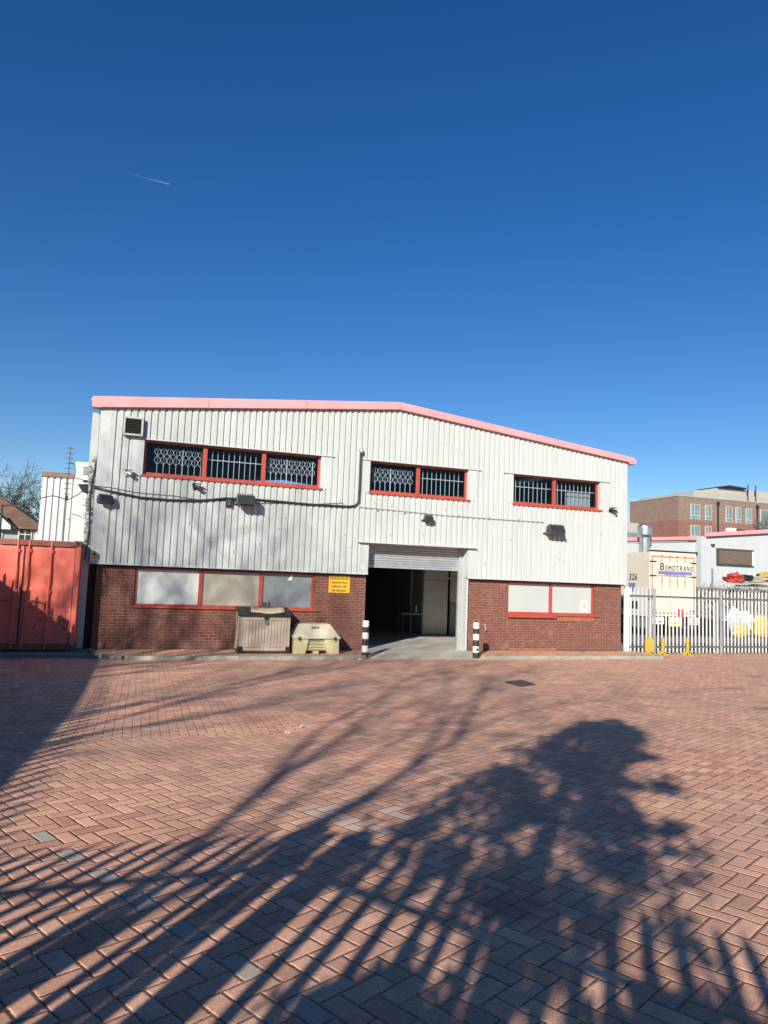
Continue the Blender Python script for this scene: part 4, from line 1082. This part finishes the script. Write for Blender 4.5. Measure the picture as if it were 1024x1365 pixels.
h2 = thing('white_gabled_house', 'small white gabled house end behind the brown roofed house', 'house', (-4.6, 31, -.09))
MB().box(-.9, 3, 0, 6, 0, 4.5).build('wall', M['render'], h2)
MB().prism([(-1.2, 4.4), (1.1, 6.1), (3.4, 4.4)], 'y', .3, 6.2).build('roof', M['slate'], h2)
MB().prism([(-.9, 4.5), (1.1, 5.9), (3.0, 4.5)], 'y', .0, .29).build('gable', M['render'], h2)
lp = thing('street_lamp', 'dark street lamp with a short arm in front of the brown roof', 'street lamp', (-6.2, 23.5, -.09))
MB().tube([(0, 0, 0), (0, 0, 5.25)], [.07, .05], 8).build('pole', M['black'], lp)
MB().tube([(0, 0, 5.15), (.35, 0, 5.2), (.6, 0, 5.22)], .035, 6).build('arm', M['black'], lp)
MB().box(.3, .75, -.08, .08, 5.18, 5.25).build('lamp_head', M['black'], lp)

# the white wing behind the container
wg = thing('sheet_wing', 'narrow white ribbed shed with brown top behind the red container', 'shed', (-2.0, 6, 0))
m = MB(); x = 0
while x < 2.0:
    m.prism([(x, 0), (x + .02, -.045), (x + .125, -.045), (x + .145, 0)], 'z', 0, 4.85); x += .19
m.box(0, 2.0, 0.001, .05, 0, 4.85)
m.build('ribbed_wall', M['wingclad'], wg)
MB().box(-.02, 2.0, .05, 6, 0, 4.8).build('shed_body', M['wingclad'], wg)
MB().box(-.04, 2.02, -.09, .1, 4.85, 5.0).build('roof_trim', M['brown'], wg)
w2 = thing('stair_housing', 'small pale block rising between the white shed and the warehouse', 'roof housing', (-.9, 5.6, 0))
MB().box(-.12, .65, -.1, 1.5, 0, 5.35).build('wall', M['flash'], w2)
MB().box(.12, .36, -.13, -.1, 4.95, 5.2).build('window', M['steeldark'], w2)
an = thing('aerial', 'tall thin television aerial in front of the white shed', 'aerial', (-1.07, 4.2, 2.62))
MB().tube([(0, 0, 0), (0, 0, 3.0)], .014, 6).build('mast', M['lampgrey'], an)
m = MB()
for i in range(10):
    z = 1.55 + i * .155; w = .1 + .012 * (i % 3); m.tube([(-w, 0, z), (w, 0, z)], .008, 4); m.box(-.03, .03, -.02, .02, z - .02, z + .02)
m.build('element', M['lampgrey'], an)
MB().box(-.04, .04, -.04, .04, 1.35, 1.5).build('amplifier', M['black'], an)
m = MB(); m.tube([(0, 0, 2.5), (.1, 0, 2.5), (.17, 0, 2.4), (.19, 0, 2.2), (.18, 0, 2.05), (.35, -.5, 1.98), (.7, -2.2, 1.72), (.86, -3.5, 1.66), (1.0, -4.1, 1.8)], .011, 5)
tag(m.build('aerial_lead', M['black'], loc=(-1.07, 4.2, 2.62)), 'black lead hanging from the aerial to the warehouse corner', 'cable')
m = MB(); m.tube([(-1.9, 5.0, 4.05), (-1.5, 4.6, 4.12), (-1.0, 4.0, 3.98), (-.6, 2.5, 4.02), (-.2, .4, 4.08)], .014, 5)
tag(m.build('slack_cable', M['black']), 'slack black cable strung across the white shed', 'cable')
cm = thing('corner_lamp', 'small black lamp sticking out left of the warehouse corner', 'lamp', (-.2, .12, 3.95))
MB().prism([(-.22, .1), (.0, .12), (.0, -.12), (-.1, -.08)], 'y', -.06, .06).build('lamp_head', M['black'], cm)
MB().box(-.1, .0, -.03, .03, .16, .22).build('sensor', M['black'], cm)
iv = MB(); rnd_ = random.Random(5)
for i in range(70):
    z = rnd_.uniform(2.5, 4.7); x0 = -.14 + rnd_.uniform(-.06, .1)
    iv.tube([(x0, .085, z), (x0 + rnd_.uniform(-.1, .14), .05, z + rnd_.uniform(-.05, .12)), (x0 + rnd_.uniform(-.14, .2), .075, z + rnd_.uniform(-.05, .16))], .006, 4)
iv.tube([(-.12, .08, 2.2), (-.08, .07, 3), (-.12, .07, 3.8), (-.04, .07, 4.6), (.0, .0, 4.75)], .014, 5)
tag(iv.build('climbing_twigs', M['bark']), 'dry climbing twigs clinging to the warehouse left corner panel', 'climber')

# ---- right background: white ribbed shed with pink verge
ws = thing('far_shed', 'white ribbed shed with pink verge behind the lorry', 'shed', (33.9, 16, 0))
m = MB(); x = 0
while x < 18:
    z1 = 5.32 + .098 * x; m.box(x, x + .1, -.03, .0, 0, z1); x += .2
m.prism([(0, 0), (18, 0), (18, 7.08), (0, 5.32)], 'y', .001, 12); m.build('gable_wall', M['pinkclad'], ws)
MB().prism([(-.05, 5.28), (18.2, 7.07), (18.2, 7.32), (-.05, 5.52)], 'y', -.25, .0).build('verge_trim', M['trim'], ws)
MB().box(-.42, .0, -.12, 1, 0, 5.24).build('corner_pilaster', M['pinkclad'], ws)
m = MB(); x = -12
while x < -.5:
    z1 = 5.0 + .07 * x; m.box(x, x + .1, .37, .4, 0, z1); x += .2
m.prism([(-12, 0), (-.42, 0), (-.42, 4.97), (-12, 4.1)], 'y', .401, 9); m.build('low_wing', M['pinkclad'], ws)
MB().prism([(-12, 4.3), (-.43, 5.08), (-.43, 5.28), (-12, 4.5)], 'y', .2, .5).build('low_verge', M['trim'], ws)
MB().prism([(-12, 4.25), (-.43, 5.0), (-.43, 5.075), (-12, 4.3)], 'y', .25, .5).build('gutter', M['brown'], ws)
MB().box(-4.4, -.5, .3, .366, 2.0, 4.3).build('doorway', M['dark'], ws)
wf = MB().box(.82, 3.72, -.12, -.032, 3.56, 4.62).build('window', M['lampgrey'], ws)
MB().box(.96, 3.55, -.14, -.121, 3.68, 4.48).build('pane', worn('brown_grille_window', (.13, .11, .08), .5, scale=6, var=.3), wf)
m = MB()
for i in range(18): m.box(1.0 + i * .142, 1.02 + i * .142, -.155, -.141, 3.68, 4.48)
m.build('bars', M['brown'], wf)
MB().box(3.56, 3.7, -.145, -.121, 3.62, 4.52).build('jamb', M['render'], wf)
m = MB(); m.box(-.6, -.5, .05, .28, 4.2, 4.3); m.build('wall_lamp', M['lampgrey'], ws); m = MB(); m.box(1.0 - .6, 1.2 - .6, -.2, -.04, 4.75, 4.85); m.build('wall_lamp', M['lampgrey'], ws)
fu = thing('flue', 'shiny steel flue with a wide cowl rising through the low roof', 'flue', (29.1, 15.6, 3.5))
MB().tube([(0, 0, 0), (0, 0, 1.45)], .3, 20).build('flue_pipe', M['silver'], fu, smooth=False)
MB().tube([(0, 0, 1.45), (0, 0, 1.6), (0, 0, 2.0), (0, 0, 2.12), (0, 0, 2.2)], [.32, .42, .42, .4, .3], 20).build('cowl', M['silver'], fu)

# ---- long brick block
bb = thing('brick_block', 'long flat roofed brown brick block with tall narrow windows', 'building', (50, 36.7, 0))
MB().box(0, 24, 0, 7.3, 8.65, 11).build('upper_wall', M['bbrick'], bb)
lwl = MB().box(-.01, 24, -.02, 7.3, 0, 8.649).build('lower_wall', M['rbrick'], bb)
MB().box(-.06, 24, -.06, 7.4, 11, 11.08).build('parapet', M['stone'], bb)
for x0, x1, z0, z1 in ((1.46, 2.5, 8.9, 10.3), (3.23, 3.93, 8.9, 10.3), (5.8, 6.5, 8.85, 10.33), (7.03, 7.6, 8.85, 10.33), (8.32, 9.0, 8.85, 10.3), (1.46, 2.5, 6.9, 8.2), (3.2, 3.9, 6.9, 8.2), (10.2, 14.0, 8.3, 10.3), (15, 15.8, 8.85, 10.3), (17, 17.8, 8.85, 10.3)):
    w_ = MB().box(x0 - .05, x1 + .05, -.06, -.021, z0 - .05, z1 + .03).build('window', M['render'], bb)
    m = MB(); xm = x0 + (x1 - x0) * .36
    m.box(x0, xm - .02, -.08, -.061, z0 + .35, z1); m.box(xm + .03, x1, -.08, -.061, z0 + .35, z1); m.box(x0, x1, -.08, -.061, z0, z0 + .3)
    m.build('pane', M['winglass'], w_)
m = MB(); m.box(4.68, 4.8, -.12, -.022, 4, 10.5); m.box(4.6, 4.88, -.16, -.022, 10.45, 10.75); m.build('downpipe', M['black'], bb)
m = MB(); m.box(9.68, 9.8, -.12, -.022, 4, 10.5); m.box(9.6, 9.88, -.16, -.022, 10.45, 10.75); m.build('downpipe', M['black'], bb)
m = MB(); m.box(5.7, 6.6, -.5, -.03, 7.4, 8.2); m.build('plant_unit', M['render'], bb); m = MB(); m.box(6.8, 8.2, -.1, -.03, 7.3, 8.15); m.build('low_opening', M['dark'], bb)
tw = thing('concrete_block', 'pale concrete upper block rising behind the brick block', 'building', (63.9, 50, 0))
MB().box(0, 26, 0, 10, 0, 13.9).build('wall', M['stone'], tw)
MB().prism([(0, 13.9), (4.5, 14.75), (26, 14.75), (26, 13.9)], 'y', .5, 10).build('roof_storey', M['stone'], tw)
MB().prism([(3.9, 14.76), (5.5, 15.05), (8.2, 14.9), (8.2, 14.76)], 'y', 0, 4).build('roof_plant', M['dark'], tw)
for x in (8.3, 9.55):
    MB().tube([(x, -.1, 12), (x, -.1, 15.3)], .07, 6).build('vent_pipe', M['black'], tw)
lb = thing('low_block', 'pale low block glimpsed between the warehouse and the brick block', 'building', (46.2, 42, 0))
MB().box(0, 3.4, 0, 6, 0, 8.6).build('wall', M['stone'], lb); MB().box(.2, 3.2, -.05, -.001, 6.2, 7.6).build('window', M['winglass'], lb)

# ================================================================ SMALL THINGS ON THE GROUND
dc = MB(); zz = gz(-6.7) + .004
dc.v = [(8.08, -6.5, gz(-6.5) + .005), (8.55, -6.28, gz(-6.28) + .005), (8.52, -6.93, gz(-6.93) + .005), (8.05, -7.15, gz(-7.15) + .005)]
dc.v += [(a_, b_, c_ - .03) for a_, b_, c_ in dc.v]
dc.f = [(0, 3, 2, 1), (4, 5, 6, 7), (0, 1, 5, 4), (1, 2, 6, 5), (2, 3, 7, 6), (3, 0, 4, 7)]
dg_ = dc.build('drain_cover', worn('dark_iron_cover', (.035, .033, .03), .6, metal=.3, scale=20)); tag(dg_, 'dark square drain cover set in the paving before the door', 'drain cover')
bars = MB()
for i in range(5):
    a_ = i * .09 + .05; bars.box(8.1 + a_, 8.13 + a_, -7.0 + a_ * .4, -6.45 + a_ * .4, zz + .002, zz + .014)
bars.build('grating_bar', M['lampgrey'], dg_)
rnd_ = random.Random(2)
def litter(x, y, s, label, mat='paper', z=None):
    m = MB(); z = (gz(y) if z is None else z) + .004; n = 7
    ring = [(x + s * math.cos(i / n * 6.283) * rnd_.uniform(.5, 1), y + s * math.sin(i / n * 6.283) * rnd_.uniform(.5, 1), z + rnd_.uniform(0, s * .6)) for i in range(n)]
    m.v = [(x, y, z + s * .5)] + ring; m.f = [(0, i + 1, (i + 1) % n + 1) for i in range(n)]
    return tag(m.build('litter', M[mat], fix=False), label, 'litter', 'scraps of litter')
litter(2.95, -10.9, .05, 'white scrap on the paving in the middle of the yard, left of a pair')
litter(3.2, -10.55, .04, 'white scrap on the paving in the middle of the yard, right of a pair')
litter(11.4, 2.9, .1, 'white scrap on the warehouse floor just inside the door', z=0.0)
litter(6.62, -1.62, .07, 'white scrap by the foot of the left bollard')
litter(7.55, -.65, .05, 'small scrap on the apron beside the left bollard', z=-.04)
for i in range(26):
    x = rnd_.uniform(.5, 15); y = -1.62 - abs(rnd_.gauss(0, .12)) if i < 14 else rnd_.uniform(-14, -3)
    m = MB(); z = gz(y) + .006; a_ = rnd_.uniform(0, 6.28); s = .028
    m.quad((x + s * math.cos(a_), y + s * math.sin(a_), z), (x - s * .6 * math.sin(a_), y + s * .6 * math.cos(a_), z + .012), (x - s * math.cos(a_), y - s * math.sin(a_), z + .002), (x + s * .6 * math.sin(a_), y - s * .6 * math.cos(a_), z + .01))
    o = m.build('dead_leaf', M['card'], fix=False); tag(o, 'small dry leaf on the paving', 'leaf', 'dry leaves scattered over the yard')

# contrail
m = MB(); m.tube([(-195 * 2, 6100, 3318), (-100 * 2, 6060, 3282), (-8 * 2, 6004, 3244)], [1.2, 4, 6.5], 6)
ct_ = NT('ice_cloud'); ctr = ct_.n('ShaderNodeBsdfTransparent'); ctd = ct_.n('ShaderNodeBsdfDiffuse'); ctd.inputs[0].default_value = (.8, .82, .88, 1)
cmx = ct_.n('ShaderNodeMixShader'); cmx.inputs[0].default_value = .05; cse = ct_.n('ShaderNodeSeparateXYZ'); ct_.l(ct_.coord('Object'), cse.inputs[0]); cmr = ct_.n('ShaderNodeMapRange'); ct_.l(cse.outputs[0], cmr.inputs[0])
for q_, v__ in zip((1, 2, 3, 4), (-390, -40, .0, .055)): cmr.inputs[q_].default_value = v__
ct_.l(cmr.outputs[0], cmx.inputs[0]); ct_.l(ctr.outputs[0], cmx.inputs[1]); ct_.l(ctd.outputs[0], cmx.inputs[2]); ct_.l(cmx.outputs[0], ct_.out.inputs[0])
o = m.build('contrail', ct_.m); o['kind'] = 'stuff'; o['label'] = 'faint short vapour trail in the blue sky'

# ================================================================ LIGHT, SKY, CAMERA
w = bpy.data.worlds.new('World'); scene.world = w; w.use_nodes = True
nt = w.node_tree; nt.nodes.clear()
sky = nt.nodes.new('ShaderNodeTexSky'); sky.sky_type = 'NISHITA'; sky.sun_disc = False
sky.sun_elevation = EL; sky.sun_rotation = R(217)
sky.altitude = 0; sky.air_density = .95; sky.dust_density = .05; sky.ozone_density = 3.0
hs_ = nt.nodes.new('ShaderNodeHueSaturation'); hs_.inputs['Saturation'].default_value = 1.32; hs_.inputs['Hue'].default_value = .5095; hs_.inputs['Value'].default_value = 1
nt.links.new(sky.outputs[0], hs_.inputs['Color'])
bg = nt.nodes.new('ShaderNodeBackground'); bg.inputs[1].default_value = .073
ou = nt.nodes.new('ShaderNodeOutputWorld'); nt.links.new(hs_.outputs[0], bg.inputs[0]); nt.links.new(bg.outputs[0], ou.inputs[0])
sun = bpy.data.lights.new('sun', 'SUN'); sun.energy = 5; sun.angle = R(.53); sun.color = (1, .95, .87)
so = bpy.data.objects.new('sun', sun); COL.objects.link(so)
so.rotation_euler = Vector((-SUN.x, -SUN.y, -SUN.z)).to_track_quat('-Z', 'Y').to_euler()
so.location = (-20, -30, 25)

cam = bpy.data.cameras.new('camera'); co = bpy.data.objects.new('camera', cam); COL.objects.link(co)
cam.sensor_fit = 'HORIZONTAL'; cam.sensor_width = 36; cam.lens = 36 * 941.7662 / 1024
cam.clip_start = .05; cam.clip_end = 20000
yaw, pit, rol = .3217, .0918, .0386
f = Vector((math.sin(yaw) * math.cos(pit), math.cos(yaw) * math.cos(pit), math.sin(pit)))
r = Vector((math.cos(yaw), -math.sin(yaw), 0)); u = r.cross(f)
r2 = r * math.cos(rol) + u * math.sin(rol); u2 = -r * math.sin(rol) + u * math.cos(rol)
mt = Matrix((( r2.x, u2.x, -f.x), (r2.y, u2.y, -f.y), (r2.z, u2.z, -f.z))).to_4x4()
mt.translation = Vector((1.3165, -18.9644, 2.0362))
co.matrix_world = mt
scene.camera = co
scene.view_settings.view_transform = 'Standard'; scene.view_settings.look = 'None'
scene.view_settings.exposure = .66; scene.view_settings.gamma = 1
scene.cycles.max_bounces = 8; scene.cycles.transparent_max_bounces = 12
